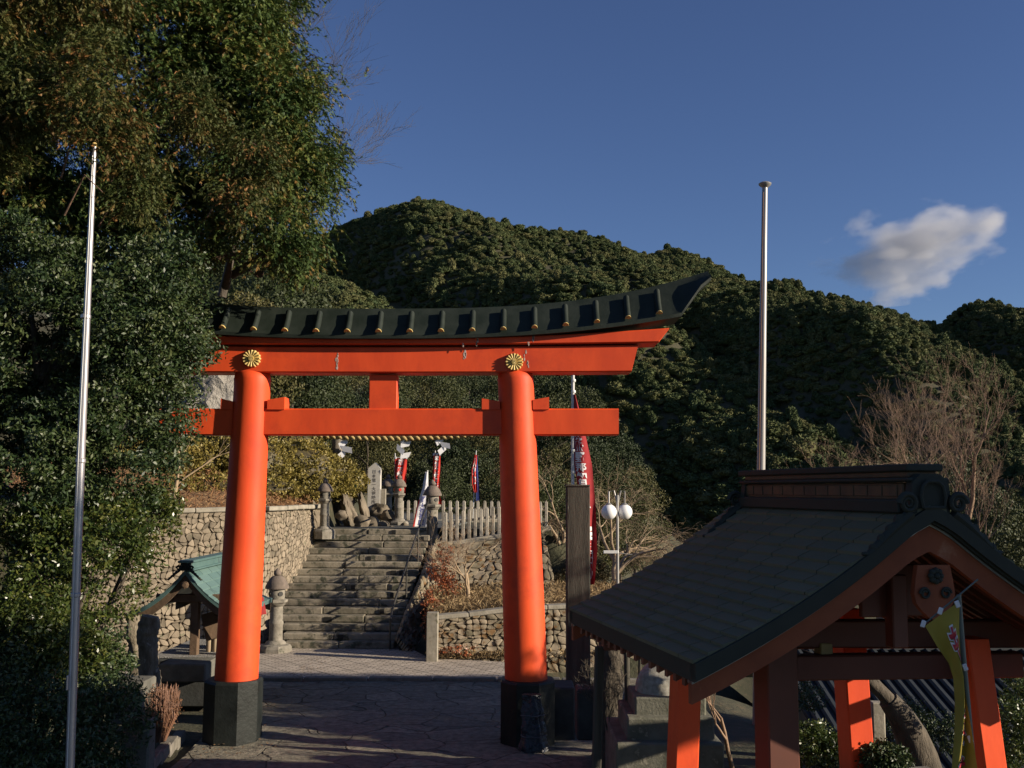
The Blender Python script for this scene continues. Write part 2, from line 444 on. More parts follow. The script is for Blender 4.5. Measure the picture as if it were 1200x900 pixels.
# ------------------------------------------------------------------ torii gate
tori = thing('torii_gate', 'tall vermilion torii gate with black curved top and black footings across the path', 'torii', (P(447, 860, YT).x, YT, 0))
def pillar(pxb, pxt, rb, rt):
    b = P(pxb, 795, YT); t = P(pxt, 436, YT); mb = MB(); rings = []
    prof = [(0, rb), (.3, rb * .975), (.6, (rb + rt) / 2 * .99), (.95, rt * 1.02), (.975, rt * 1.04), (.992, rt * .98), (1.0, rt * .84)]
    rings = []
    for u, r in prof:
        c = b.lerp(t, u); c.y = YT
        rings.append([c + Vector((math.cos(2 * math.pi * k / 48) * r, math.sin(2 * math.pi * k / 48) * r, 0)) for k in range(48)])
    mb.loft(rings)
    return mb.build('pillar', m_verm, tori, smooth=40), b, t
for (pb, pt) in ((277, 296.5), (616.5, 604)):
    pl, b, t = pillar(pb, pt, .285, .24)
    # eight-sided black footing
    mb = MB(); c = Vector((b.x - .03 if pb < 400 else b.x + .02, YT, 0))
    mb.lathe([(.385, -.08), (.385, b.z - .03), (.365, b.z), (.31, b.z + .004)], c, seg=8, phase=math.pi / 8)
    mb.build('footing', m_stonebase, tori, smooth=20)
# lintel pieces follow a measured curve
def cx(px, py, Y=YT): return P(px, py, Y)
def curve_z(px, y_mid, k, p=2.3): return y_mid - k * abs((px - 447) / 300) ** p
def beam(name, px0, px1, ytop, ybot, yf, yb, mat, slant0=0, slant1=0, n=40, bev=.015):
    """ytop/ybot: functions px->photo y ; yf,yb world depths of the faces"""
    rings = []
    for i in range(n + 1):
        u = i / n; px = px0 + (px1 - px0) * u
        a = P(px, ytop(px), YT); d = P(px, ybot(px), YT)
        e = max(0, 1 - min(u, 1 - u) * 12); s = slant0 if u < .5 else slant1
        at = a.x + s * (max(0, 1 - (u if u < .5 else 1 - u) * 12)); 
        rings.append([Vector((at, yf + bev, a.z)), Vector((at - 0, yf, a.z - bev)), Vector((d.x, yf, d.z + bev)), Vector((d.x, yf + bev, d.z)),
                      Vector((d.x, yb - bev, d.z)), Vector((d.x, yb, d.z + bev)), Vector((at, yb, a.z - bev)), Vector((at, yb - bev, a.z))])
    return MB().loft(rings).build(name, mat, tori, smooth=30)
beam('lower_lintel', 149, 738, lambda p: curve_z(p, 409, 1.5 + 1.2), lambda p: curve_z(p, 438.5, 1.2), YT - .20, YT + .20, m_verm, -.09, .09)
beam('upper_lintel', 122, 769, lambda p: curve_z(p, 399, 9.5, 2.6), lambda p: curve_z(p, 406.8, 2.2), YT - .26, YT + .26, m_verm, -.14, .14)
beam('tie_beam', 190, 724, lambda p: 479.5, lambda p: 510.5, YT - .125, YT + .125, m_verm)
mb = MB(); a = P(434, 440, YT); b = P(466, 480.5, YT)
mb.box(((a.x + b.x) / 2, YT, (a.z + b.z) / 2), (b.x - a.x, .2, a.z - b.z), bev=.01); mb.build('centre_strut', m_verm, tori)
for (x0, x1, hi) in ((262, 276, 0), (316, 336, 1), (565, 586, 0), (624, 643, 1)):
    zt0 = P(x0, 479, YT).z; h1 = .125; h2 = .165
    z0, z1 = (zt0 + (h1 if hi else h2 - .03), zt0 + (h2 if hi else h2 - .03))
    if hi: ps = [(P(x0, 0, YT).x, zt0 - .02), (P(x1 - 0, 0, YT).x, zt0 - .02), (P(x1, 0, YT).x, zt0 + .15), (P(x0, 0, YT).x, zt0 + .11)]
    else: ps = [(P(x0, 0, YT).x, zt0 - .02), (P(x1, 0, YT).x, zt0 - .02), (P(x1, 0, YT).x, zt0 + .09), (P(x0, 0, YT).x, zt0 + .13)]
    xx = [P(x0, 479, YT).x, P(x1, 479, YT).x]
    ps = [(xx[0], ps[0][1]), (xx[1], ps[1][1]), (xx[1], ps[2][1]), (xx[0], ps[3][1])]
    MB().poly([(x, YT - .15, z) for x, z in ps], (0, .30, 0)).build('wedge', m_verm, tori)
# black roofed top
def roof_top(px): return curve_z(px, 362.5, 22, 2.9)
def roof_bot(px): return curve_z(px, 401, 17.5, 2.6)
def roof_rings():
    rings = []; n = 64
    for i in range(n + 1):
        px = 66 + (829 - 66) * i / n
        pxr = px; over = max(0, abs(px - 447) - 350) / 26.0      # beyond the eaves the roof sweeps up to its ridge tip
        T = P(pxr, roof_top(pxr), YT); B = P(pxr, roof_bot(min(max(pxr, 92), 802)), YT)
        zt = T.z; zb = B.z + (zt - B.z) * .74 * min(1, over) ** .75
        k = 1 - .25 * min(1, over)
        x = T.x; h = zt - zb
        pr = [(-.47, 0), (-.475, .045), (-.42, .09), (-.27, h * .52), (-.13, h * .88), (-.075, h), (.075, h), (.13, h * .88), (.27, h * .52), (.42, .09), (.475, .045), (.47, 0), (.30, -.0), (-.30, -.0)]
        rings.append([Vector((x, YT + y * k * .74, zb + z)) for y, z in pr])
    return rings
MB().loft(roof_rings()).build('black_roof', m_black, tori, smooth=28)
def batten_at(px, side):
    T = P(px, roof_top(px), YT); B = P(px, roof_bot(px), YT); h = T.z - B.z; rot = None
    pts = [(-.342, .085), (-.222, h * .46), (-.122, h * .80)]
    mb = MB(); rings = []
    for (y, z) in pts:
        c = Vector((T.x, YT + y * side, B.z + z)); nrm = Vector((0, -.83 * side, .56))
        rings.append([c + Vector((math.cos(a), 0, 0)) * .043 + nrm * (.012 + .062 * math.sin(a)) for a in [math.pi * q / 6 for q in range(7)]])
    mb.loft(rings); bt = mb.build('roof_batten', m_black, tori, smooth=50)
    cp = MB(); c = rings[0]; out = Vector((0, -.02 * side, -.012))
    cp.loft([[q + out for q in c], [q + out * -.4 for q in c]]); cp.build('gold_cap', m_gold, bt)
for i in range(-5, 17):
    px = 448 + 35.55 * (i - 5)
    if 105 < px < 788: batten_at(px, 1); batten_at(px, -1)
# gilded chrysanthemum crests on the lintel above each pillar
def crest(px, py):
    c = P(px, py, YT - .24); c.y = YT - .20
    mb = MB(); Rr = .125
    ringA, ringB, ringC = [], [], []
    n = 96
    for k in range(n):
        a = 2 * math.pi * k / n; pet = abs(math.cos(a * 8)) ** .55
        r = Rr * (.86 + .14 * pet); h = .03 + .028 * pet
        ringA.append(c + Vector((math.cos(a) * r, -.004, math.sin(a) * r)))
        ringB.append(c + Vector((math.cos(a) * r * .9, -h, math.sin(a) * r * .9)))
        ringC.append(c + Vector((math.cos(a) * Rr * .28, -.03 - .014 * pet, math.sin(a) * Rr * .28)))
    cen = [c + Vector((math.cos(2 * math.pi * k / n) * .01, -.07, math.sin(2 * math.pi * k / n) * .01)) for k in range(n)]
    mb.loft([ringA, ringB, ringC, [q + Vector((0, -.026, 0)) for q in ringC], cen])
    mb.build('gold_crest', m_gold, tori, smooth=60)
crest(294.5, 420); crest(602.5, 424)
# bleached drips of peeling paint
for (px, y0, y1, wd, sd) in ((545, 403, 421, 4, 1), (617, 402, 432, 5, 2), (559, 396, 408, 2, 3), (395, 414, 432, 2, 4), (625, 392, 399, 2, 5)):
    for q in range(9):
        mb = MB(); rr = random.Random(sd * 31 + q); cxp = px + rr.uniform(-wd, wd) * .6; cy = y0 + (y1 - y0) * (q + rr.random()) / 9
        yd = (YT - .202) if cy > 408.5 else (YT - .262)
        if 405.5 < cy < 411: continue
        p0 = P(cxp, cy, yd); s = .012 * rr.uniform(.5, 1.3)
        pts = [p0 + Vector((math.cos(a) * s * rr.uniform(.5, 1.2), -.001, math.sin(a) * s * rr.uniform(1.2, 3.2))) for a in [2 * math.pi * k / 7 for k in range(7)]]
        for q2 in pts: q2.y = yd - .001
        mb.poly(pts, (0, .004, 0)); mb.build('peeled_patch', m_wax, tori)

# sacred rope slung behind the tie beam, with folded papers
rope = MB(); pts = []; YR = 28.5; KR = YR / 14.3
for i in range(61):
    u = i / 60; px = 322 + (592 - 322) * u; py = 507 + 8.0 * (1 - abs(2 * u - 1) ** 2) 
    pts.append(P(px, py - 1.5, YR))
for s in range(2):
    tw = []
    for i, p in enumerate(pts):
        for q in range(3):
            j = min(i + 1, 60); pp = p.lerp(pts[j], q / 3); a = (i * 3 + q) * .62 + s * math.pi
            rr = KR * (.016 + .008 * math.sin(math.pi * i / 60))
            tw.append(pp + Vector((0, math.cos(a) * rr, math.sin(a) * rr)))
    rope.tube(tw, [KR * (.015 + .009 * math.sin(math.pi * k / len(tw))) for k in range(len(tw))], seg=7)
ro = rope.build('sacred_rope', m_rope, smooth=60)
tag(ro, 'thick twisted straw rope slung above the top of the stairs', 'rope')
for kx, (px, lab) in enumerate(((396, 'weathered grey post beside the olive hedge carrying the straw rope'), (597, 'weathered grey post behind the right torii pillar carrying the straw rope'))):
    g = P(px, 500, 29.0); mb = MB(); mb.tube([(g.x, 29.0, 2.1), (g.x, 29.0, g.z + .5)], [.17, .15], 14); tag(mb.build('rope_post', surf('grey_post_wood', (.22, .19, .15), (.13, .115, .09), scale=4, rough=.95, bump=.6, stretch=(3, 3, .5)), smooth=50), lab, 'post')
def shide(px, py0, py1, tilt, dirn, name_i, label, big=1.0):
    """zigzag of folded paper squares"""
    top = P(px, py0, YR); bot = P(px, py1, YR); h = (top.z - bot.z); mb = MB(); n = 4; s = h / (n * .62)
    th = thing('paper_streamer', label, 'paper streamer', tuple(top), 0, 'folded paper streamers on the straw rope')
    for k in range(n):
        z = top.z - h * (k + .5) / n; x = top.x + (.035 if k % 2 else -.03) * big * dirn * KR + tilt * KR * (k + .5)
        ang = R(38) * (1 if k % 2 else 1) * dirn
        c = Vector((x, YR - .02 + .03 * (k % 2), z)); sx, sz = .085 * big * KR, .062 * big * KR
        mm = 1 if k % 2 else -1; q = [Vector((-sx * .75 * mm, 0, sz * .15)), Vector((sx * .8 * mm, .03, sz * 1.15)), Vector((sx * .65 * mm, .04, -sz * .15)), Vector((-sx * .6 * mm, .01, -sz * 1.05))]
        rm = Matrix.Rotation(ang * .4 - R(8) * k * 0, 3, 'Y')
        mb.poly([c + rm @ v for v in q], (0, .004, 0))
    mb.tube([top + Vector((0, 0, .03)), top + Vector((0, 0, -.05))], .006, 5)
    mb.build('folded_paper', m_paper, th)
shide(372, 502, 524, .012, 1, 0, 'small folded white paper streamer, leftmost on the rope under the torii beam', .8)
shide(408, 508, 538, -.018, -1, 1, 'folded white paper streamer in front of the clipped olive hedge end', 1.1)
shide(472, 511, 537, 0, 1, 2, 'zigzag white paper streamer hanging straight above the red banner', 1.0)
shide(516, 508, 530, .018, -1, 3, 'folded white paper streamer blown sideways, rightmost on the rope', 1.0)

# dark wrapped bundle leaning at the right footing
m_plastic = surf('black_plastic_sheet', (.012, .014, .02), (.03, .034, .045), scale=6, rough=.28, bump=.8, bscale=9, bdist=.06)
bt = thing('wrapped_bundle', 'black plastic wrapped bundle leaning on the right torii footing', 'bundle', tuple(P(627, 862, 13.45)))
mb = MB(); c0 = P(622, 862, 13.42); rings = []
for i in range(12):
    u = i / 11; r = .16 * (1 - .35 * u) * (1 + .08 * math.sin(u * 20)); ring = []
    for k in range(28):
        a = 2 * math.pi * k / 28; q = r * (1 + .14 * math.sin(a * 5 + u * 3) + .07 * math.sin(a * 11))
        ring.append(Vector((c0.x + .04 + math.cos(a) * q * 1.05 - u * .03, 13.45 + math.sin(a) * q * .7 + u * .06, u * .70)))
    rings.append(ring)
mb.loft(rings); mb.build('plastic_cover', m_plastic, bt, smooth=70)
m_tie = surf('pale_cord', (.12, .12, .13))
for z in (.2, .5):
    mb = MB()
    ring = [rings[int(z / .7 * 11)][k] * 1 for k in range(28)]; cc = sum((Vector(r) for r in ring), Vector()) / 28
    mb.tube([cc + (q - cc) * 1.04 for q in ring] + [cc + (ring[0] - cc) * 1.04], .008, 5)
    mb.build('cord', m_tie, bt)
# ------------------------------------------------------------------ paving
def paving_mat():
    m, nt, b = newmat('flagstone_paving')
    tc = N(nt, 'ShaderNodeTexCoord'); mp = N(nt, 'ShaderNodeMapping'); mp.inputs['Scale'].default_value = (.85, 1.25, 1); nt.links.new(tc.outputs['Object'], mp.inputs[0])
    nz = N(nt, 'ShaderNodeTexNoise', Scale=1.3, Detail=4.0); nt.links.new(mp.outputs[0], nz.inputs['Vector'])
    vm = N(nt, 'ShaderNodeMix'); vm.data_type = 'VECTOR'; vm.inputs[0].default_value = .22
    nt.links.new(mp.outputs[0], vm.inputs[4]); nt.links.new(nz.outputs['Color'], vm.inputs[5])
    ve = N(nt, 'ShaderNodeTexVoronoi', feature='DISTANCE_TO_EDGE', Scale=1.9); nt.links.new(vm.outputs[1], ve.inputs['Vector'])
    vc = N(nt, 'ShaderNodeTexVoronoi', feature='F1', Scale=1.9); nt.links.new(vm.outputs[1], vc.inputs['Vector'])
    n2 = N(nt, 'ShaderNodeTexNoise', Scale=9.0, Detail=9.0, Roughness=.7); nt.links.new(tc.outputs['Object'], n2.inputs['Vector'])
    base = mixc(nt, rampf(nt, n2.outputs[0], .35, .65), (.10, .094, .070), (.26, .24, .185))
    sep = N(nt, 'ShaderNodeSeparateColor'); nt.links.new(vc.outputs['Color'], sep.inputs[0])
    mul = mixc(nt, sep.outputs[0], (.75, .74, .72), (1.25, 1.2, 1.15)); base = mixc(nt, 1.0, base, mul, 'MULTIPLY')
    joint = rampf(nt, ve.outputs[0], .003, .016)
    col = mixc(nt, joint, (.07, .062, .045), base)
    nt.links.new(col, b.inputs['Base Color']); b.inputs['Roughness'].default_value = .82
    ad = N(nt, 'ShaderNodeMath', operation='MULTIPLY_ADD'); nt.links.new(n2.outputs[0], ad.inputs[0]); ad.inputs[1].default_value = .55; nt.links.new(joint, ad.inputs[2])
    bp = N(nt, 'ShaderNodeBump', Strength=1.0, Distance=.05); nt.links.new(ad.outputs[0], bp.inputs['Height']); nt.links.new(bp.outputs[0], b.inputs['Normal'])
    return m
def brick_mat():
    m, nt, b = newmat('diagonal_block_paving')
    tc = N(nt, 'ShaderNodeTexCoord'); mp = N(nt, 'ShaderNodeMapping'); mp.inputs['Rotation'].default_value = (0, 0, R(52)); nt.links.new(tc.outputs['Object'], mp.inputs[0])
    bt = N(nt, 'ShaderNodeTexBrick', Scale=1.0); bt.inputs['Brick Width'].default_value = .5; bt.inputs['Row Height'].default_value = .5
    bt.offset = 0; bt.inputs['Mortar Size'].default_value = .012; bt.inputs['Color1'].default_value = c4((.52, .45, .37)); bt.inputs['Color2'].default_value = c4((.44, .38, .31)); bt.inputs['Mortar'].default_value = c4((.14, .125, .105))
    nt.links.new(mp.outputs[0], bt.inputs['Vector'])
    b2 = N(nt, 'ShaderNodeTexBrick', Scale=1.0); b2.inputs['Brick Width'].default_value = .20; b2.inputs['Row Height'].default_value = .09; b2.inputs['Mortar Size'].default_value = .014
    mp2 = N(nt, 'ShaderNodeMapping'); mp2.inputs['Rotation'].default_value = (0, 0, R(7)); nt.links.new(tc.outputs['Object'], mp2.inputs[0]); nt.links.new(mp2.outputs[0], b2.inputs['Vector'])
    b2.inputs['Color1'].default_value = c4((1.1, 1.1, 1.1)); b2.inputs['Color2'].default_value = c4((.82, .82, .82)); b2.inputs['Mortar'].default_value = c4((.42, .42, .42))
    n2 = N(nt, 'ShaderNodeTexNoise', Scale=3.0, Detail=9.0, Roughness=.7); nt.links.new(tc.outputs['Object'], n2.inputs['Vector'])
    col = mixc(nt, 1.0, bt.outputs[0], b2.outputs[0], 'MULTIPLY')
    col = mixc(nt, rampf(nt, n2.outputs[0], .5, .9), col, (.2, .17, .14))
    nt.links.new(col, b.inputs['Base Color']); b.inputs['Roughness'].default_value = .8
    bp = N(nt, 'ShaderNodeBump', Strength=.6, Distance=.012); nt.links.new(b2.outputs[1], bp.inputs['Height']); bp.invert = True; nt.links.new(bp.outputs[0], b.inputs['Normal'])
    return m
m_flag = paving_mat(); m_brick = brick_mat()
def sheet(name, pts, z, mat, th=.05, n=None):
    mb = MB(); mb.poly([(x, y, z - th) for x, y in pts], (0, 0, th)); return tag(mb.build(name, mat), kind='structure')
# rough flags: slightly uneven sheet with real relief
gx = np.arange(-4.3, 2.6, .09); gy = np.arange(6.5, 18.35, .09); XX, YY = np.meshgrid(gx, gy)
zz = .0 + fbm(XX * 1.6, YY * 1.9, 4) * .07
left = np.interp(YY, [6.5, 11.5, 13, 16, 18.4], [-4.0, -4.0, -4.05, -4.2, -4.6]); XX = np.maximum(XX, left)
nx_, ny_ = len(gx), len(gy); ii = (np.arange(ny_ - 1)[:, None] * nx_ + np.arange(nx_ - 1)[None, :]).ravel()
fl = np_mesh('flagstone_path', np.stack([XX.ravel(), YY.ravel(), zz.ravel()], 1), np.stack([ii, ii + 1, ii + 1 + nx_, ii + nx_], 1), m_flag, smooth=True); tag(fl, kind='structure')
sheet('block_paving', [(-7.6, 18.3), (.3, 18.3), (.0, 20.2), (-1.6, 20.6), (-2.3, 22.4), (-7.2, 22.4)], .012, m_brick)
m_kerbstone = surf('kerb_stone', (.22, .20, .165), (.12, .11, .09), scale=5, rough=.85, bump=.6, bscale=30)
mb = MB()
for k in range(9):
    mb.box((-6.4 + k * 1.12, 18.27 - .04 * math.sin(k), .015), (1.09, .16, .09), bev=.012)
tag(mb.build('paving_kerb', m_kerbstone), kind='structure')
# upper landing and path
m_path = surf('dark_asphalt_path', (.085, .088, .082), (.065, .07, .063), scale=3, rough=.85, bump=.4, bscale=80)
sheet('upper_path', [(-5.3, 26.25), (-1.75, 26.25), (-1.6, 28), (-1.2, 34), (-3.0, 46), (-6.5, 46), (-5.6, 34), (-4.6, 29)], 2.345, m_path)

# ------------------------------------------------------------------ stairs
m_step = surf('weathered_step_stone', (.27, .235, .175), (.12, .105, .075), scale=4, rough=.9, bump=.9, bscale=22, spots=(.06, .062, .04), spot_scale=5, spot_lo=.52, tint=(.33, .29, .22), grime=(.10, .09, .06))
NS = 16; RISE = 2.33 / NS; Y0S, Y1S = 21.75, 26.2; RUN = (Y1S - Y0S) / NS
st = thing('stone_staircase', 'broad weathered stone staircase of sixteen steps climbing beyond the torii', 'staircase', (-3.6, Y0S, 0))
rs = random.Random(4)
for k in range(NS):
    mb = MB()
    y0 = Y0S + k * RUN; u = k / NS; xl = float(np.interp(u, [0, .3, 1], [-4.72, -5.15, -4.95])); xr = -2.42 + .45 * u; x = xl; z1 = (k + 1) * RISE
    while x < xr - .05:
        L = min(rs.uniform(.9, 1.9), xr - x)
        if xr - x - L < .3: L = xr - x
        if not (rs.random() < 0.0):
            mb.box((x + L / 2, y0 + RUN * .7, z1 - RISE / 2 + rs.uniform(-.009, .009)), (L - .010, RUN * 1.4 + rs.uniform(-.035, .035), RISE), rot=Matrix.Rotation(rs.uniform(-.012, .012), 3, 'Z'), bev=.02, tint=rs.uniform(0, .55))
        x += L
    mb.build('step', m_step, st)
m_darkhole = surf('open_joint', (.01, .01, .008))
for (k, xf, wd) in ((1, .48, .16), (3, .30, .22), (4, .78, .12), (6, .82, .1), (7, .42, .12), (9, .76, .16), (9, .84, .16), (11, .47, .12), (14, .93, .1), (15, .62, .12)):
    u = k / NS; xl = -4.7 + .25 * u; xr = -2.42 + .45 * u; x = xl + (xr - xl) * xf
    mb = MB(); mb.box((x, Y0S + k * RUN - .012, (k + .5) * RISE), (wd * .8, .03, RISE * .66), bev=.004); mb.build('open_joint', m_darkhole, st)
# side wall of rubble carrying the stair
# ------------------------------------------------------------------ rubble walls
m_rub = surf('rubble_stone', (.21, .17, .12), (.085, .072, .05), scale=2.5, rough=.9, bump=.8, bscale=30, tint=(.28, .23, .165), spots=(.08, .095, .05), spot_scale=6, spot_lo=.6)
m_rub2 = surf('mossy_rubble_stone', (.20, .165, .11), (.085, .078, .045), scale=2.5, rough=.95, bump=.9, bscale=26, tint=(.28, .23, .165), spots=(.16, .09, .035), spot_scale=5, spot_lo=.55)
m_mortar = surf('dark_wall_core', (.15, .125, .085), (.09, .075, .05), scale=8, rough=1, bump=.5)
def rubble(name, bots, tops, cell, mat, parent, seed=0, depth=.10, core_th=.45, gap=.065, skip=0.0):
    """bots/tops: matching polylines (world). Lays irregular protruding stones on the face."""
    bots = [Vector(p) for p in bots]; tops = [Vector(p) for p in tops]; r_ = random.Random(seed)
    seg = [0.0]
    for a, b in zip(bots[:-1], bots[1:]): seg.append(seg[-1] + ((b - a).length))
    L = seg[-1]; H = sum((t - b).length for t, b in zip(tops, bots)) / len(bots)
    def S(u, v):
        s = min(max(u, 0), 1) * L
        for k in range(len(seg) - 1):
            if s <= seg[k + 1] + 1e-9: break
        w_ = (s - seg[k]) / max(1e-6, seg[k + 1] - seg[k])
        return bots[k].lerp(bots[k + 1], w_).lerp(tops[k].lerp(tops[k + 1], w_), v)
    def Nn(u, v):
        e = .01; du = S(min(1, u + e), v) - S(max(0, u - e), v); dv = S(u, min(1, v + e)) - S(u, max(0, v - e)); n = du.cross(dv)
        if n.length < 1e-9: return Vector((0, -1, 0))
        n.normalize(); return n if n.dot(Vector((0, -5, 3)) - S(u, v) * 0) > 0 or n.y < 0 else -n
    nu = max(2, round(L / cell)); nv = max(2, round(H / (cell * .8)))
    J = {}
    for a in range(nu + 1):
        for b in range(nv + 1):
            ju = 0 if a in (0, nu) else r_.uniform(-.47, .47); jv = 0 if b in (0, nv) else r_.uniform(-.47, .47)
            J[a, b] = ((a + ju + (.35 if b % 2 and 0 < a < nu else 0)) / nu, (b + jv) / nv)
    mb = MB()
    for a in range(nu):
        for b in range(nv):
            if r_.random() < skip: continue
            cs = [J[a, b], J[a + 1, b], J[a + 1, b + 1], J[a, b + 1]]
            cu = sum(c[0] for c in cs) / 4; cv = sum(c[1] for c in cs) / 4; n = Nn(cu, cv); h = depth * r_.uniform(.45, 1.15)
            outer = []
            for k in range(4):       # eight-point outline, corners cut
                c0 = cs[k]; cp = cs[k - 1]; cn = cs[(k + 1) % 4]
                for (q, f) in ((cp, .22), (cn, .22)):
                    outer.append((c0[0] + (q[0] - c0[0]) * f, c0[1] + (q[1] - c0[1]) * f))
            def ring(sh, up, jit=0):
                o = []
                for (u, v) in outer:
                    uu = cu + (u - cu) * sh; vv = cv + (v - cv) * sh
                    o.append(S(uu, vv) + n * (up + (r_.uniform(-jit, jit) if jit else 0)))
                return o
            g2 = gap * r_.uniform(.4, 1.4); ta = r_.uniform(-.25, .25); mb.loft([ring(1 - g2, -.03), ring((1 - g2), h * .65, h * .12), ring((1 - g2) * .93, h * .98, h * .2), ring((1 - g2) * .72, h * (1.02 + ta), h * .25)], True, True, tint=r_.random())
    face = mb.build('face_stone' if parent else name, mat, parent, smooth=55)
    core = MB()
    rings = []
    for b, t in zip(bots, tops):
        rings.append([b + Vector((0, 0, -.3)), t + Vector((0, 0, -.02)), t + Vector((0, core_th, -.02)), b + Vector((0, core_th, -.3))])
    core.loft(rings); core.build('wall_core', m_mortar, parent)
    return face
m_cap = surf('coping_stone', (.33, .30, .24), (.22, .20, .155), scale=5, rough=.85, bump=.6, bscale=24, spots=(.14, .13, .08), spot_scale=8, spot_lo=.6)
def coping(pts, wd, th, parent, seed=0, L0=.7, mat=None, off=(0, 0, 0)):
    r_ = random.Random(seed); mb = MB(); pts = [Vector(p) + Vector(off) for p in pts]
    for a, b in zip(pts[:-1], pts[1:]):
        d = b - a; L = d.length; n = max(1, round(L / L0)); ang = math.atan2(d.y, d.x); pit = math.atan2(d.z, math.hypot(d.x, d.y))
        rot = Matrix.Rotation(ang, 3, 'Z') @ Matrix.Rotation(-pit, 3, 'Y')
        for k in range(n):
            c = a + d * ((k + .5) / n); mb.box(c + Vector((0, 0, th / 2 + r_.uniform(-.008, .008))), (L / n - .01, wd, th), rot=rot, bev=.015)
    return mb.build('coping', mat or m_cap, parent)
def gzf(x, y): return float(ground_z(np.array([x]), np.array([y]))[0])

# tall wall left of the stairs
wl = thing('retaining_wall', 'tall sunlit rubble retaining wall left of the staircase below the olive hedge', 'wall', (-6, 22.3, 0))
wb = [(-9.5, 20.4, 0), (-7.3, 21.2, 0), (-5.35, 22.55, 0), (-5.1, 23.4, .35), (-4.9, 24.6, 1.1), (-4.78, 26.3, 2.2)]
wt = [(-9.6, 20.9, 2.75), (-7.5, 21.7, 2.80), (-5.55, 22.95, 2.86), (-5.3, 23.7, 2.86), (-5.05, 24.8, 2.86), (-4.86, 26.4, 2.86)]
rubble('wall', wb, wt, .125, m_rub, wl, seed=3, depth=.032)
coping(wt, .34, .10, wl, seed=5, off=(0, .1, -.03))
# buttress stones along the top end of the wall
for k, (px, py, h, wd, Y) in enumerate(((352, 618, 1.0, .26, 25.2), (372, 612, 1.0, .30, 26.0), (410, 601, 1.0, .34, 27.6), (428, 598, .9, .25, 28.4))):
    p = P(px, py, Y); ts = thing('leaning_slab', ['leaning slab of rough stone at the near end of the wall top', 'leaning slab of rough stone just left of the shaded lantern', 'leaning slab of rough stone between shaded lantern and pale stele', 'narrow leaning stone slab close against the pale stele'][k], 'stone slab', (p.x, Y, p.z - h * .5), 0, 'rough slabs at the top of the stairs')
    mb = MB(); mb.rock((p.x, Y, p.z - .1), h * .62, 70 + k, 4, .3, squash=(wd * .85, .6, .98), rot=Matrix.Rotation(R(-16), 3, 'Y'), freq=1.8); mb.build('slab', m_rub, ts, smooth=30)

# terrace wall right of the stairs
wr = thing('terrace_wall', 'battered rubble wall under the stone fence right of the staircase', 'wall', (-.6, 25, .8))
tb = [(-2.25, 24.0, .9), (-1.1, 24.6, .85), (.2, 24.6, .80), (P(657, 707, 24.6).x, 24.6, .55)]
tt = [(-2.0, 25.6, 1.98), (-.35, 26.0, 2.12), (.35, 26.2, 2.4), (P(634, 607, 26.3).x, 26.3, 2.55)]
rubble('wall', tb, tt, .21, m_rub2, wr, seed=8, depth=.05)
# stair cheek of rubble with its slope
sb = [(-2.44, 21.5, -.05), (-2.35, 22.6, -.02), (-2.05, 24.2, .2), (-1.95, 25.6, .6)]
stp = [(-2.40, 21.7, .22), (-2.28, 22.7, .72), (-2.06, 24.2, 1.42), (-1.9, 25.9, 2.2)]
rubble('wall', [(-2.10, 21.4, -.05), (-1.9, 22.6, -.02), (-1.6, 24.0, .3), (-1.5, 25.3, .9)], stp, .17, m_rub2, wr, seed=18, depth=.10, core_th=.1)
# low wall along the plaza
lw = thing('low_wall', 'low sunlit rubble wall with stone coping behind the right torii pillar', 'wall', (-.6, 20, 0))
LWX = ((500, 770, 726, 20.6), (548, 777, 722, 20.75), (596, 785, 716, 20.9), (640, 794, 713, 21.05), (745, 812, 708, 21.4))
lb = [tuple(P(a, b, Y)) for a, b, c, Y in LWX]
lt = [tuple(P(a, c, Y + .12)) for a, b, c, Y in LWX]
rubble('wall', lb, lt, .15, m_rub2, lw, seed=12, depth=.045)
coping(lt, .30, .09, lw, seed=6, off=(0, .08, -.02))
# earth behind it
m_bank = surf('dry_leaf_bank', (.20, .13, .065), (.11, .085, .04), scale=5, rough=1, bump=1, bscale=14, spots=(.30, .19, .09), spot_scale=10, spot_lo=.5, bdist=.06)
gx = np.linspace(0, 1, 60); gy = np.linspace(0, 1, 40); UU, VV = np.meshgrid(gx, gy)
fx = np.interp(UU, [0, .3, .6, .8, 1], [p[0] for p in lt]); fy = np.interp(UU, [0, .3, .6, .8, 1], [p[1] for p in lt]); fz = np.interp(UU, [0, .3, .6, .8, 1], [p[2] for p in lt])
bx = np.interp(UU, [0, 1], [-2.0, 3.2]); by = 25.2 + 0 * UU; bz = .95 + 0 * UU
X_ = fx * (1 - VV) + bx * VV; Y_ = (fy + .25) * (1 - VV) + by * VV; Z_ = (fz - .02) * (1 - VV) + bz * VV + fbm(X_ * 2, Y_ * 2, 4) * .25 * np.minimum(1, VV * 8)
ii = (np.arange(39)[:, None] * 60 + np.arange(59)[None, :]).ravel()
tag(np_mesh('leafy_bank', np.stack([X_.ravel(), Y_.ravel(), Z_.ravel()], 1), np.stack([ii, ii + 1, ii + 61, ii + 60], 1), m_bank, smooth=True), kind='structure')
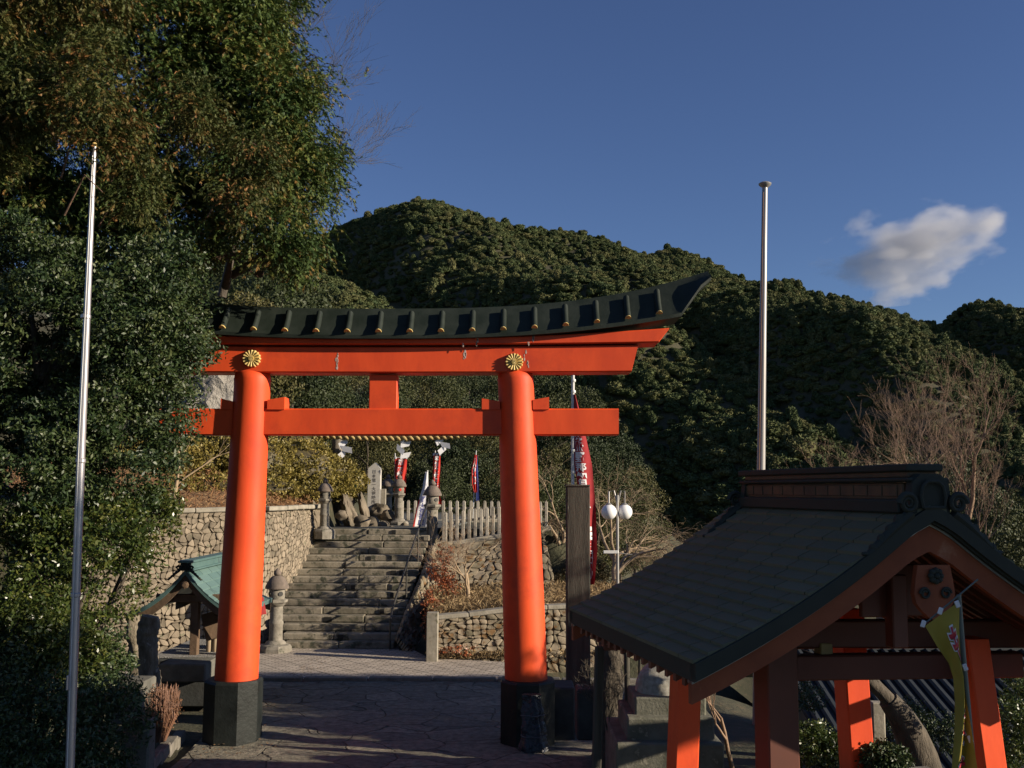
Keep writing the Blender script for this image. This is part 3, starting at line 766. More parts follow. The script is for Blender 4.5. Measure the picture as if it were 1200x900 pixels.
# bank behind the left wall (reddish earth)
m_bankred = surf('red_earth_bank', (.22, .115, .05), (.12, .075, .035), scale=6, rough=1, bump=1, bscale=12, spots=(.32, .20, .09), spot_scale=9, spot_lo=.55, bdist=.05)
UU, VV = np.meshgrid(np.linspace(0, 1, 80), np.linspace(0, 1, 24))
ss = np.linspace(0, 1, len(wt)); fx = np.interp(UU, ss, [p[0] for p in wt]); fy = np.interp(UU, ss, [p[1] for p in wt])
X_ = fx - VV * 2.4; Y_ = fy + .15 + VV * 2.0; Z_ = 2.87 + VV * 1.0 + fbm(X_ * 2, Y_ * 2, 4) * .18
ii = (np.arange(23)[:, None] * 80 + np.arange(79)[None, :]).ravel()
tag(np_mesh('earth_bank', np.stack([X_.ravel(), Y_.ravel(), Z_.ravel()], 1), np.stack([ii, ii + 1, ii + 81, ii + 80], 1), m_bankred, smooth=True), kind='structure')

# grey cliff / rock outcrop behind the hedge
m_rockg = surf('grey_rock', (.34, .32, .28), (.22, .20, .17), scale=3, rough=.85, bump=1, bscale=9, spots=(.10, .095, .08), spot_scale=5, spot_lo=.6, bdist=.12)
def outcrop(px, py, Y, r, seed, label, sq=(1, .7, 1)):
    c = P(px, py, Y); mb = MB(); mb.rock(c, r, seed, sub=5, amp=.45, squash=sq, freq=1.1); q = []
    for v in mb.v:
        v = Vector(v); n = mnoise.noise(Vector((v.x * 1.6 + v.z * .8, v.y * 1.2, v.z * 1.6 - v.x * .6)) * 1.3); m2 = mnoise.noise(v * 3.1); s = abs(n) * .5 + .12 * m2
        q.append(c + (v - c) * (1 - s * .45))
    mb.v = q; o = mb.build('rock_outcrop', m_rockg, smooth=25); return tag(o, label, 'rock')
outcrop(238, 475, 31, 1.5, 5, 'pale grey rock outcrop glimpsed between the torii beams at left', (1.1, .7, 1.0))
for k, (px, py, r) in enumerate(((340, 520, .35), (362, 524, .3), (328, 514, .3))):
    outcrop(px, py + 2, 29.5, r, 20 + k, ['small pale boulder in the middle of the hedge top', 'small pale boulder right of its neighbours on the hedge top', 'small pale boulder nearest the left torii pillar'][k])

# ------------------------------------------------------------------ stone lanterns
m_lant = surf('lantern_stone', (.27, .245, .20), (.16, .145, .115), scale=7, rough=.9, bump=.8, bscale=40, spots=(.09, .09, .065), spot_scale=9, spot_lo=.58)
m_lantd = surf('lantern_cap_stone', (.19, .15, .12), (.11, .09, .075), scale=7, rough=.95, bump=.8, bscale=40)
m_redp = surf('red_paper', (.6, .05, .03))
def lantern(loc, h, label, red=False, seed=0):
    t = thing('stone_lantern', label, 'stone lantern', tuple(loc), seed * .4, 'stone lanterns beside the stairs'); s = h / 1.8
    INV_backup = INV[t.name]
    def lp(prof, name, mat, seg=20, sm=35, ph=0): return MB().lathe([(r * s, z * s) for r, z in prof], (0, 0, 0), seg, phase=ph).build(name, mat, t, local=True, smooth=sm)
    lp([(.36, -.15), (.37, .10), (.33, .16), (.25, .19)], 'base', m_lant, 8, 25)
    lp([(.24, .19), (.22, .23), (.155, .27), (.15, .60), (.165, .63), (.165, .67), (.15, .70), (.145, 1.02), (.18, 1.05), (.20, 1.08)], 'shaft', m_lant)
    lp([(.2, 1.08), (.25, 1.12), (.25, 1.17), (.19, 1.19)], 'platform', m_lant, 6, 20)
    fb = lp([(.17, 1.19), (.18, 1.22), (.18, 1.40), (.165, 1.43)], 'fire_box', m_lant, 16)
    for k in range(4):
        hole = MB()
        a = k * math.pi / 2 + .3; d = Vector((math.cos(a), math.sin(a), 0))
        hole.lathe([(.055 * s, 0), (.055 * s, .012)], d * .176 * s + Vector((0, 0, 1.31 * s)), 12, rot=d.to_track_quat('Z', 'Y').to_matrix())
        hole.build('opening', m_redp if red else m_darkhole, fb, local=True)
    cp = lp([(.17, 1.43), (.265, 1.42), (.27, 1.455), (.225, 1.56), (.15, 1.67), (.09, 1.71)], 'cap', m_lantd, 24, 50)
    lp([(.06, 1.71), (.09, 1.74), (.085, 1.79), (.03, 1.86), (.005, 1.88)], 'finial', m_lantd, 12, 60)
    return t
p = P(333, 766, z=0); lantern((-4.80, 21.35, 0), 1.62, 'pale stone lantern standing at the foot of the stairs by the wall', seed=1)
lantern((P(380, 622, 25.4).x, 25.4, P(380, 626, 25.4).z), 1.32, 'shaded dark stone lantern at the top left of the stairs', seed=2)
lantern((P(454, 612, 30).x, 30, 2.3), 1.40, 'stone lantern just right of the tall pale stele', seed=3)
lantern((P(467, 620, 28.5).x, 28.5, 2.32), 1.36, 'stone lantern with a red paper window in front of the red banner', red=True, seed=4)
lantern((P(506, 640, 26.0).x, 26.0, 1.9), 1.60, 'stone lantern at the top right of the stairs beside the handrail', seed=5)
# rubble boulders footing the stele and lanterns
for k, (px, py, r, Y) in enumerate(((413, 606, .17, 27.5), (424, 612, .2, 27), (436, 614, .22, 27.4), (449, 617, .17, 27.4), (461, 622, .14, 27.0), (474, 617, .12, 28), (405, 590, .25, 28.4), (445, 600, .26, 29), (455, 605, .2, 28.6), (400, 604, .15, 26.4))):
    p = P(px, py, Y); mb = MB(); mb.rock(p, r, k + 40, sub=3, amp=.4, squash=(1, .8, .9))
    tag(mb.build('boulder', m_rub, smooth=40), 'rough boulder heaped round the foot of the stele and lanterns', 'boulder', 'boulders round the foot of the stele')

# stele
ste = thing('stone_stele', 'tall pale pointed stone stele carved with a column of characters', 'stele', tuple(P(438, 612, 29)))
zt = P(438, 542, 29).z; zb = P(438, 613, 29).z; xc = P(438, 580, 29).x; hw = .17
MB().poly([(xc - hw * 1.05, 29, zb), (xc + hw * 1.05, 29, zb), (xc + hw, 29, zt - .16), (xc + .02, 29, zt), (xc - hw, 29, zt - .16)], (0, .3, 0)).build('slab', surf('pale_granite', (.50, .48, .43), (.42, .40, .36), scale=14, rough=.8, bump=.3, bscale=60), ste)
p = P(449, 600, 29.1); mb = MB(); mb.box((p.x, 29.15, p.z + .1), (.13, .12, 1.1), bev=.01)
tag(mb.build('stone_post', m_cap, smooth=30), 'short square stone post standing close beside the stele', 'post')

# text helper -------------------------------------------------------
def text_mesh(body, size, vertical=True, bold=.0, line=1.0):
    cu = bpy.data.curves.new('text', 'FONT'); cu.body = '\n'.join(body) if vertical else body
    cu.size = size; cu.align_x = 'CENTER'; cu.space_line = line; cu.resolution_u = 3; cu.offset = bold; cu.fill_mode = 'FRONT'
    o = bpy.data.objects.new('text', cu); COL.objects.link(o)
    bpy.context.view_layer.update()
    me = o.evaluated_get(bpy.context.evaluated_depsgraph_get()).to_mesh()
    vs = [v.co.copy() for v in me.vertices]; fs = [tuple(p.vertices) for p in me.polygons]
    o.to_mesh_clear(); bpy.data.objects.remove(o); bpy.data.curves.remove(cu)
    return vs, fs
def lettering(body, fn, size, mat, parent, bold=0.0, line=1.0, x0=0.0, y0=0.0, name='lettering'):
    """fn maps flat text x,y to a world point"""
    vs, fs = text_mesh(body, size, True, bold, line)
    if not vs: return None
    mb = MB(); mb.add([fn(v.x + x0, v.y + y0) for v in vs], fs)
    return mb.build(name, mat, parent)
m_carve = surf('carved_letter', (.17, .16, .15))
lettering('日本第一大霊験所根本熊野', lambda x, y: Vector((xc + x, 29 - .004, zt - .30 + y)), .115, m_carve, ste, .002, 1.05, name='inscription')

# ------------------------------------------------------------------ stone fences
m_fence = surf('fence_stone', (.36, .32, .255), (.22, .195, .15), scale=6, rough=.9, bump=.7, bscale=30, spots=(.12, .11, .07), spot_scale=8, spot_lo=.6, tint=(.42, .39, .33))
def stone_fence(a, b, zt_, n, wd, label, rail=True, first=None):
    a = Vector(a); b = Vector(b); t = thing('stone_fence', label, 'stone fence', tuple(a))
    r_ = random.Random(n)
    for k in range(n):
        u = k / (n - 1); c = a.lerp(b, u); top = zt_[0] + (zt_[1] - zt_[0]) * u; h = top - c.z; w2 = wd * (1.5 if k == 0 else 1)
        mb = MB(); mb.box((c.x, c.y, c.z + h / 2), (w2, w2, h), rot=Matrix.Rotation(r_.uniform(-.1, .1), 3, 'Z'), bev=.012, taper=.94, tint=r_.random() * .8)
        mb.box((c.x, c.y, top + .012), (w2 * .6, w2 * .6, .03), bev=.01)
        mb.build('fence_post', m_fence, t)
    mb = MB(); d = b - a; ang = math.atan2(d.y, d.x); pit = math.atan2(d.z, math.hypot(d.x, d.y)); rot = Matrix.Rotation(ang, 3, 'Z') @ Matrix.Rotation(-pit, 3, 'Y')
    mb.box((a + b) / 2 + Vector((0, 0, -.05)), (d.length + .2, .30, .12), rot=rot, bev=.02); mb.build('plinth', m_cap, t)
    mb = MB(); mid = (a + b) / 2; mb.box(Vector((mid.x, mid.y + wd * .2, (zt_[0] + zt_[1]) / 2 - .22)), (d.length, .045, .06), rot=rot); mb.build('rail', m_fence, t)
stone_fence(P(521, 636, 25.75), P(640, 617, 26.3), (P(521, 601, 25.75).z, P(640, 588, 26.3).z), 18, .082, 'weathered stone picket fence on the terrace wall, nearer row')
stone_fence(P(470, 610, 33), P(600, 608, 33.5), (P(470, 587, 33).z, P(600, 588, 33.5).z), 17, .105, 'pale stone picket fence standing back behind the nearer row')

# handrail
m_rail = surf('dark_rail_metal', (.10, .095, .085), (.06, .058, .052), rough=.4, metal=.6)
hr = thing('handrail', 'dark metal pipe handrail climbing the right side of the stairs', 'handrail', tuple(P(461, 750, 21.7)))
def stz(y): return max(0, (y - Y0S) / RUN * RISE)
def rx(y): return -2.50 + (y - Y0S) / (Y1S - Y0S) * .45
top_pts = []
for y in (21.7, 21.95, 23.6, 25.9, 26.6, 26.75): top_pts.append(Vector((rx(y), y, stz(y) + .86)))
top_pts[0].z = .62; top_pts[1].z = .86; top_pts[-2].z = 3.12; top_pts[-1].z = 2.95; top_pts[-3].z=stz(25.9)+.88
MB().tube(top_pts, .024, 8).build('top_rail', m_rail, hr, smooth=60)
for y in (21.7, 23.3, 24.6, 25.9, 26.7):
    zt2 = float(np.interp(y, [p.y for p in top_pts], [p.z for p in top_pts]))
    MB().tube([(rx(y), y, stz(y) - .02 if y < 26.2 else 2.3), (rx(y), y, zt2)], .021, 8).build('rail_post', m_rail, hr, smooth=60)

# square stone post at the foot of the cheek wall
sp = P(506.5, 764, 20.3)
mb = MB(); mb.box((sp.x, 20.3, .46), (.22, .22, .96), bev=.01); tag(mb.build('stone_post', m_cap), 'square stone post on the plaza edge beside the red ivy', 'post')

# tall weathered timber post and the far tall signboard
m_oldwood = surf('old_grey_wood', (.075, .068, .052), (.038, .036, .028), scale=3, rough=.9, bump=.8, bscale=20, stretch=(4, 4, .4), spots=(.28, .28, .25), spot_scale=3.2, spot_lo=.66)
tp = thing('timber_post', 'tall square weathered grey timber post right of the torii', 'post', tuple(P(677, 812, 15.2)))
a = P(663.5, 570, 15.2); b = P(690.5, 570, 15.2); zb = -.1
MB().box(((a.x + b.x) / 2, 15.2, (a.z + zb) / 2), (b.x - a.x, .3, a.z - zb), bev=.012).build('shaft', m_oldwood, tp)
MB().box(((a.x + b.x) / 2 - .01, 15.2, a.z + .012), (b.x - a.x + .02, .33, .03), bev=.006).build('top_cap', m_oldwood, tp)
# ------------------------------------------------------------------ banners
def grid_interp(rows, v):
    for k in range(len(rows) - 1):
        if v <= rows[k + 1][0] or k == len(rows) - 2:
            a, b = rows[k], rows[k + 1]; t = (v - a[0]) / (b[0] - a[0]); t = min(max(t, 0), 1); t = t * t * (3 - 2 * t) * .5 + t * .5
            return a[1] + (b[1] - a[1]) * t, a[2] + (b[2] - a[2]) * t, a[3] + (b[3] - a[3]) * t
def banner_fn(rows, Y, fold=.04, nf=2.0, ph=0.0):
    """rows: (v 0..1, px left, px right, photo y); returns S(u,v)"""
    def S(u, v, off=0.0):
        xl, xr, py = grid_interp(rows, v)
        p = P(xl + (xr - xl) * u, py, Y); p.y += fold * math.sin(nf * math.pi * 2 * u + ph + v * 5) * (.3 + .7 * v) + off
        return p
    return S
def cloth(S, mat, parent, name='cloth', nu=16, nv=40, u0=0, u1=1, v0=0, v1=1, off=0.0):
    vs = []; fs = []
    for j in range(nv + 1):
        for i in range(nu + 1): vs.append(S(u0 + (u1 - u0) * i / nu, v0 + (v1 - v0) * j / nv, off))
    n = len(vs); vs += [p + Vector((0, .004, 0)) for p in vs]; w_ = nu + 1
    for j in range(nv):
        for i in range(nu):
            a = j * w_ + i; fs.append((a, a + 1, a + w_ + 1, a + w_)); fs.append((n + a, n + a + w_, n + a + w_ + 1, n + a + 1))
    rim = [i for i in range(nu + 1)] + [j * w_ + nu for j in range(1, nv + 1)] + [nv * w_ + i for i in range(nu - 1, -1, -1)] + [j * w_ for j in range(nv - 1, 0, -1)]
    for k in range(len(rim)):
        a, b = rim[k], rim[(k + 1) % len(rim)]; fs.append((a, b, b + n, a + n))
    return MB().add(vs, fs).build(name, mat, parent, smooth=60)
def clothmat(name, c, c2=None):
    return surf(name, c, c2 or tuple(x * .8 for x in c), scale=4, rough=.85, bump=.25, bscale=220)
m_redcloth = clothmat('red_cloth', (.62, .035, .022)); m_crimson = clothmat('crimson_cloth', (.36, .02, .025)); m_whitecloth = clothmat('white_cloth', (.74, .74, .78))
m_yellow = clothmat('ochre_cloth', (.36, .27, .035)); m_bluecloth = clothmat('blue_cloth', (.05, .08, .30))
m_wlet = surf('white_letter', (.78, .76, .76)); m_blet = surf('indigo_letter', (.10, .11, .28)); m_rlet = surf('red_letter', (.50, .03, .05)); m_pole = surf('white_pole', (.62, .62, .60), rough=.4)
m_gpole = surf('grey_green_pole', (.12, .15, .13), rough=.4)
def col_text(S, chars, mat, parent, u, v0, v1, size, off=-.012, ar=1.0):
    n = len(chars); vs, fs = text_mesh(chars, 1.0, True, .03, 1.0)
    if not vs: return
    y1 = max(v.y for v in vs); y0 = min(v.y for v in vs); wx = max(abs(v.x) for v in vs)
    out = [S(u + v.x * size * ar, v0 + (v1 - v0) * (y1 - v.y) / (y1 - y0), off) for v in vs]
    MB().add(out, fs).build('lettering', mat, parent)
# red banner behind lanterns, upright
def nobori(label, rows, Y, mat, texts, poletop, polebot, poleside=0, fold=.03, cap=True, lmat=None, pm=None):
    t = thing('banner', label, 'banner', tuple(P(polebot[0], polebot[1], Y)), 0)
    S = banner_fn(rows, Y, fold)
    cloth(S, mat, t)
    for (ch, u, v0, v1, sz) in texts: col_text(S, ch, lmat or m_wlet, t, u, v0, v1, sz)
    MB().tube([P(polebot[0], polebot[1], Y + .06), P(poletop[0], poletop[1], Y + .06)], .016, 8).build('pole', pm or m_pole, t, smooth=60)
    if cap:
        a = P(rows[0][1] - 1, rows[0][3] - 1, Y); b = P(rows[0][2] + 1, rows[0][3] - 1, Y)
        MB().tube([a + Vector((0, .05, 0)), b + Vector((0, .05, 0))], .012, 6).build('crossbar', pm or m_pole, t)
        mb = MB()
        for u in (.05, .5, .95):
            q = S(u, 0); mb.box(q + Vector((0, -.003, .01)), (.05, .03, .07), bev=.005)
        mb.build('tab', m_wlet, t)
    return t
nobori('red banner with white characters between the zigzag paper and a stone lantern',
       [(0, 463, 477, 537), (.5, 462.5, 476, 556), (.8, 465, 475.5, 570), (1, 471, 475, 580)], 31, m_redcloth,
       [('奉納', .5, .05, .22, .42), ('熊野権現', .45, .27, .82, .5)], (463, 531), (463, 625))
nobori('narrow red banner with white characters right above the top right lantern',
       [(0, 508, 516, 533), (.5, 507, 515.5, 558), (.82, 509, 515, 577), (1, 511, 518, 592)], 29, m_redcloth,
       [('奉納熊野三所', .5, .04, .8, .6)], (510, 528), (510, 628))
t = nobori('twisted red and blue banner flying above the far stone fence',
       [(0, 556, 559, 533), (.4, 552, 558, 550), (.75, 553, 559, 566), (1, 556, 559.5, 577)], 34, m_redcloth,
       [('八咫烏', .6, .1, .8, .6)], (558, 528), (554, 610), cap=False)
cloth(banner_fn([(0, 558, 559, 533), (.4, 557.5, 560, 550), (.75, 558, 561, 568), (1, 558, 562, 587)], 34.02, .02), m_bluecloth, t, 'blue_panel')
t = thing('banner', 'white banner with indigo characters and red hem bent toward the top of the steps', 'banner', tuple(P(502, 640, 27)))
S = banner_fn([(0, 498.5, 501, 553), (.3, 495, 501, 572), (.65, 488, 500.5, 595), (1, 484, 500, 617)], 27, .03, 1.0)
cloth(S, m_whitecloth, t); cloth(S, m_redcloth, t, 'red_hem', u0=0, u1=.12, v0=.5, v1=1, off=-.006)
col_text(S, '熊野大社祈願', m_blet, t, .56, .34, .96, .42)
MB().tube([P(501.5, 642, 27.05), P(501, 551, 27.05)], .018, 8).build('pole', m_pole, t, smooth=60)
# tall crimson banner
YB = 23.6
t = thing('banner', 'tall crimson streamer banner with white brushed characters on a white pole behind the timber post', 'banner', tuple(P(673, 760, YB)))
S = banner_fn([(0, 672.5, 674, 462), (.2, 673, 684, 500), (.42, 673, 694, 545), (.62, 680, 698, 590), (.85, 687, 700, 645), (1, 690, 696.5, 685)], YB, .07, .8, .4)
cloth(S, m_crimson, t, nu=20, nv=60)
col_text(S, '奉納熊野那智権現', m_wlet, t, .36, .14, .66, .62)
col_text(S, '権現', m_wlet, t, .38, .72, .97, .55)
MB().tube([P(670.5, 790, YB + .05), P(671.5, 432, YB + .05)], .038, 10).build('pole', m_pole, t, smooth=60)
for py in (446, 459, 528, 553): MB().lathe([(.05, -.03), (.055, 0), (.05, .03)], P(672, py, YB + .05), 10).build('pole_ring', m_white, t)

# near ochre banner
YY_ = 6.7
t = thing('banner', 'ochre yellow banner with red characters hanging in front of the pavilion gable', 'banner', tuple(P(1141, 930, YY_)))
S = banner_fn([(0, 1081, 1122, 0), (1, 0, 0, 0)], YY_)
rowsY = [(0.0, 1082, 1122, 733, 704), (.18, 1097, 1123.5, 757, 735), (.32, 1113, 1126, 778, 765), (.42, 1119, 1128, 795, 790), (.55, 1120, 1131, 822, 820), (.7, 1118, 1134, 850, 850), (1.0, 1108, 1142, 925, 925)]
def SY(u, v, off=0.0):
    for k in range(len(rowsY) - 1):
        if v <= rowsY[k + 1][0] or k == len(rowsY) - 2: break
    a, b = rowsY[k], rowsY[k + 1]; w_ = min(max((v - a[0]) / (b[0] - a[0]), 0), 1); L = [a[i] + (b[i] - a[i]) * w_ for i in range(1, 5)]
    p = P(L[0] + (L[1] - L[0]) * u, L[2] + (L[3] - L[2]) * u, YY_); p.y += .05 * math.sin(u * 7 + v * 4) * min(1, v * 2.5) + off - .03
    return p
cloth(SY, m_yellow, t, nu=20, nv=60)
def ylet(ch, u, v0, v1, sz):
    vs, fs = text_mesh(ch, 1.0, True, .07, 1.0); y1 = max(v.y for v in vs); y0 = min(v.y for v in vs)
    MB().add([SY(u + v.x * sz, v0 + (v1 - v0) * (y1 - v.y) / (y1 - y0), -.008) for v in vs], fs).build('lettering', m_wlet, t)
    vs, fs = text_mesh(ch, 1.0, True, .025, 1.0); y1b = y1; y0b = y0
    MB().add([SY(u + v.x * sz, v0 + (v1 - v0) * (y1 - v.y) / (y1 - y0), -.012) for v in vs], fs).build('lettering', m_rlet, t)
ylet('も', .66, .10, .36, .52); ylet('うで', .52, .58, .80, .62); ylet('餅', .45, .84, .97, .55)
MB().tube([P(1144, 935, YY_ + .02), P(1137, 860, YY_ + .02), P(1129, 770, YY_ + .02), P(1123.5, 697, YY_ + .02)], [.019, .019, .017, .015], 10).build('pole', m_gpole, t, smooth=60)
MB().tube([P(1079, 735, YY_ + .01), P(1146, 679, YY_ + .01)], .006, 8).build('crossbar', m_gpole, t, smooth=60)
mb = MB()
for (px, py, an) in ((1082, 731, 40), (1102, 716, 40), (1122, 708, 0), (1131, 782, 0), (1137, 866, 0)):
    mb.box(P(px, py, YY_ - .03), (.03, .008, .045), rot=Matrix.Rotation(R(an - 20), 3, 'Y'), bev=.004)
mb.build('tab', m_wlet, t)

# ------------------------------------------------------------------ flagpoles and lamp
m_alu = surf('brushed_aluminium', (.44, .42, .43), (.34, .33, .33), scale=3, rough=.38, metal=.55, stretch=(1, 1, .2))
m_steelp = surf('painted_pole', (.36, .35, .33), (.27, .26, .25), scale=3, rough=.42, metal=.35, stretch=(1, 1, .15), spots=(.15, .14, .13), spot_scale=2, spot_lo=.7)
fp = thing('flagpole', 'slim pale metal flagpole rising through the cedar branches', 'flagpole', tuple(P(82, 935, 8.6)))
MB().tube([P(80.5, 940, 8.6), P(94.5, 540, 8.6), P(110.5, 172, 8.6)], [.036, .034, .020], 16).build('pole', m_alu, fp, smooth=60)
MB().tube([P(77.5, 930, 8.55), P(91.5, 540, 8.55), P(108.5, 182, 8.55)], .004, 5).build('halyard', m_pole, fp)
MB().box(P(79.5, 800, 8.53), (.015, .04, .12), bev=.005).build('cleat', m_alu, fp)
for py in (540, 371, 697): MB().lathe([(.035, -.02), (.041, -.012), (.041, .012), (.035, .02)], P(94.5 - (py - 540) * .036, py, 8.6), 14).build('collar', m_alu, fp)
MB().rock(P(110.8, 170, 8.6), .026, 1, 2, 0).build('ball', m_gold, fp, smooth=180)
fp = thing('flagpole', 'plain grey flagpole with a flat cap behind the pavilion', 'flagpole', tuple(P(886, 905, 15.6)))
MB().tube([P(886, 1010, 15.6), P(888, 800, 15.6), P(892, 540, 15.6), P(896.3, 218, 15.6)], [.073, .073, .064, .042], 18).build('pole', m_steelp, fp, smooth=60)
MB().lathe([(.04, -.06), (.06, -.04), (.094, -.012), (.10, .012), (.06, .035), (.012, .05)], P(896.5, 216, 15.6), 18).build('cap', m_steelp, fp, smooth=40)
MB().tube([P(884.2, 900, 15.5), P(889.6, 540, 15.5), P(894.3, 225, 15.5)], .009, 5).build('halyard', surf('brown_cord', (.18, .09, .05)), fp)
m_globe = surf('milky_globe', (.85, .84, .84), (.80, .80, .80), rough=.35, spec=.4)
lp_ = thing('street_lamp', 'twin white globe street lamp on a slim post before the weeping tree', 'street lamp', tuple(P(724, 760, 23)))
MB().tube([P(724, 800, 23), P(723.5, 580, 23)], [.04, .03], 12).build('post', m_steelp, lp_, smooth=60)
for s, px in ((-1, 713.5), (1, 732)):
    g = P(px, 600, 23 + .1 * s); 
    MB().tube([P(723.5, 592, 23), P(723.5 + s * 4, 575, 23), P(px, 576, 23), g + Vector((0, 0, .12))], .018, 8).build('arm', m_steelp, lp_, smooth=60)
    MB().rock(g, .172, 1, 4, 0).build('globe', m_globe, lp_, smooth=180)
    MB().lathe([(.07, .15), (.075, .17), (.03, .2)], g, 12).build('fitter', m_steelp, lp_)
mb = MB(); mb.box(P(716, 647, 22.9), (.34, .05, .07), bev=.01); mb.build('cross_plate', m_white, lp_)
mb = MB(); mb.tube([P(723.5, 648, 23), P(741, 650, 23)], .012, 6); mb.build('stub_arm', m_steelp, lp_)

# ------------------------------------------------------------------ curved roofs
def roof_mesh(prof, y0, y1, name, mat, parent, th, courses, step=.012, edge_mat=None):
    """prof(s)->(x,z), s -1..1 ; solid curved roof with stepped courses of sheets"""
    mb = MB(); n = 48; rings = []
    for y in (y0, y1):
        top = [Vector((*[prof(-1 + 2 * i / n)[0]], y, prof(-1 + 2 * i / n)[1])) for i in range(n + 1)]
        bot = [Vector((prof(-1 + 2 * i / n)[0], y, prof(-1 + 2 * i / n)[1] - th)) for i in range(n, -1, -1)]
        rings.append(top + bot)
    mb.loft(rings); body = mb.build(name, edge_mat or mat, parent, local=True, smooth=30)
    mb = MB(); r_ = random.Random(5)
    for sgn in (-1, 1):
        for c in range(courses):
            s0 = (c + .02) / courses; s1 = (c + 1) / courses
            x0, z0 = prof(sgn * s0); x1, z1 = prof(sgn * min(1, s1 + .0))
            L = 0; y = y0 - .012 - (r_.uniform(0, .4)); 
            while y < y1 + .012:
                ya = max(y, y0 - .012); yb = min(y + .46, y1 + .012)
                if yb - ya > .03:
                    e = r_.uniform(0, .003); g = .008
                    mb.loft([[Vector((x0, ya + g, z0 + .004)), Vector((x1 + sgn * .01, ya + g, z1 + step + e)), Vector((x1 + sgn * .01, ya + g, z1 - .004))],
                             [Vector((x0, yb - g, z0 + .004)), Vector((x1 + sgn * .01, yb - g, z1 + step + e)), Vector((x1 + sgn * .01, yb - g, z1 - .004))]], tint=r_.random())
                y += .46
    mb.build('roof_sheet', mat, parent, local=True)
    return body
def under_curve(prof, y, z_off, h, th, name, mat, parent, s0=-1, s1=1, n=40, hf=None, flash=None):
    """board following the roof line"""
    rings = []
    for i in range(n + 1):
        s = s0 + (s1 - s0) * i / n; x, z = prof(s); hh = h if hf is None else hf(s)
        e = .003
        x1, z1 = prof(min(1, s + e)); xm, zm = prof(max(-1, s - e)); tx, tz = x1 - xm, z1 - zm; l = math.hypot(tx, tz); nx_, nz_ = tz / l, -tx / l
        nx_ *= .25 
        zz = z + z_off
        rings.append([Vector((x, y, zz)), Vector((x, y + th, zz)), Vector((x, y + th, zz - hh)), Vector((x, y, zz - hh))])
    o = MB().loft(rings).build(name, mat, parent, local=True, smooth=30); 
    return o

m_shingle = surf('dark_copper_sheet', (.14, .138, .085), (.165, .158, .10), scale=2.5, rough=.8, metal=.0, spec=.12, bump=.15, bscale=14, tint=(.128, .128, .08), spots=(.10, .085, .06), spot_scale=3, spot_lo=.68)
m_edge = surf('dark_eave_edge', (.034, .038, .030), (.045, .048, .038), scale=3, rough=.75, spec=.2)
m_copper = surf('verdigris_copper', (.115, .20, .185), (.07, .135, .13), scale=3, rough=.55, metal=.2, bump=.2, bscale=20, tint=(.14, .23, .21), spots=(.06, .09, .09), spot_scale=4, spot_lo=.62)
m_flash = surf('flashing_metal', (.26, .29, .28), rough=.4, metal=.5)
m_aged_shade = surf('aged_shaded_vermilion', (.30, .085, .035), (.20, .055, .025), scale=2.2, rough=.7, spec=.25, spots=(.36, .15, .08), spot_scale=3, spot_lo=.62, stretch=(1, 1, 1))  # aged vermilion, browned further so the gable's shade sits in the colour
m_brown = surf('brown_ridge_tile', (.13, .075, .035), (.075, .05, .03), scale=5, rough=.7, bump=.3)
m_vdark = surf('shaded_vermilion_beam', (.13, .035, .018), (.09, .026, .014), scale=2, rough=.6, stretch=(.5, .5, .5))  # dark copy of the vermilion, standing in for shade under the roof
m_wood = surf('old_brown_wood', (.16, .10, .06), (.09, .06, .035), scale=3, rough=.85, bump=.6, bscale=24, stretch=(1, .3, 1))

# ------------------------------------------------------------------ ablution pavilion
VPX = 346
rzT = math.atan2(254, 1200)
ax = P(1092, 600, 7.5)
tz = thing('water_pavilion', 'open purification pavilion with dark curved roof and vermilion posts at the right', 'pavilion', (ax.x, ax.y, 0), rzT)
ZA = 3.24; HWd = 1.85; DROP = 1.12
def profT(s):
    a = abs(s); x = HWd * s
    rnd = .05 * math.exp(-(a / .05) ** 2)
    return x, ZA - DROP * a - .105 * 4 * a * (1 - a) * (1 - .25 * a) - rnd + .02
LT = 3.2
roof_mesh(profT, 0, LT, 'roof', m_shingle, tz, .13, 17, step=.020, edge_mat=m_edge)
for y, nm in ((.05, 0), (LT - .11, 1)):
    under_curve(profT, y, -.13, .22, .06, 'bargeboard', m_aged_shade, tz, hf=lambda s: .155 + .05 * (1 - abs(s)))
    under_curve(profT, y - .012, -.128, .02, .085, 'flashing', m_flash, tz)
# second thick layer of the gable edge
under_curve(profT, -.03, .0, .11, .10, 'gable_edge', m_edge, tz)
under_curve(profT, LT - .07, .0, .11, .10, 'gable_edge', m_edge, tz)
def raf(sg, y):
    mb = MB(); rings = []
    for q in range(11):
        x, z = profT(sg * (.03 + .955 * q / 10)); z -= .138; rings.append([Vector((x, y, z)), Vector((x, y + .06, z)), Vector((x, y + .06, z - .07)), Vector((x, y, z - .07))])
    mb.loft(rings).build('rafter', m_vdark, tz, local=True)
for k in range(16):
    for sg in (-1, 1): raf(sg, .24 + k * .176)
def lbox(c, size, name, mat, parent=tz, bev=.01, rot=None): return MB().box(c, size, bev=bev, rot=rot).build(name, mat, parent, local=True)
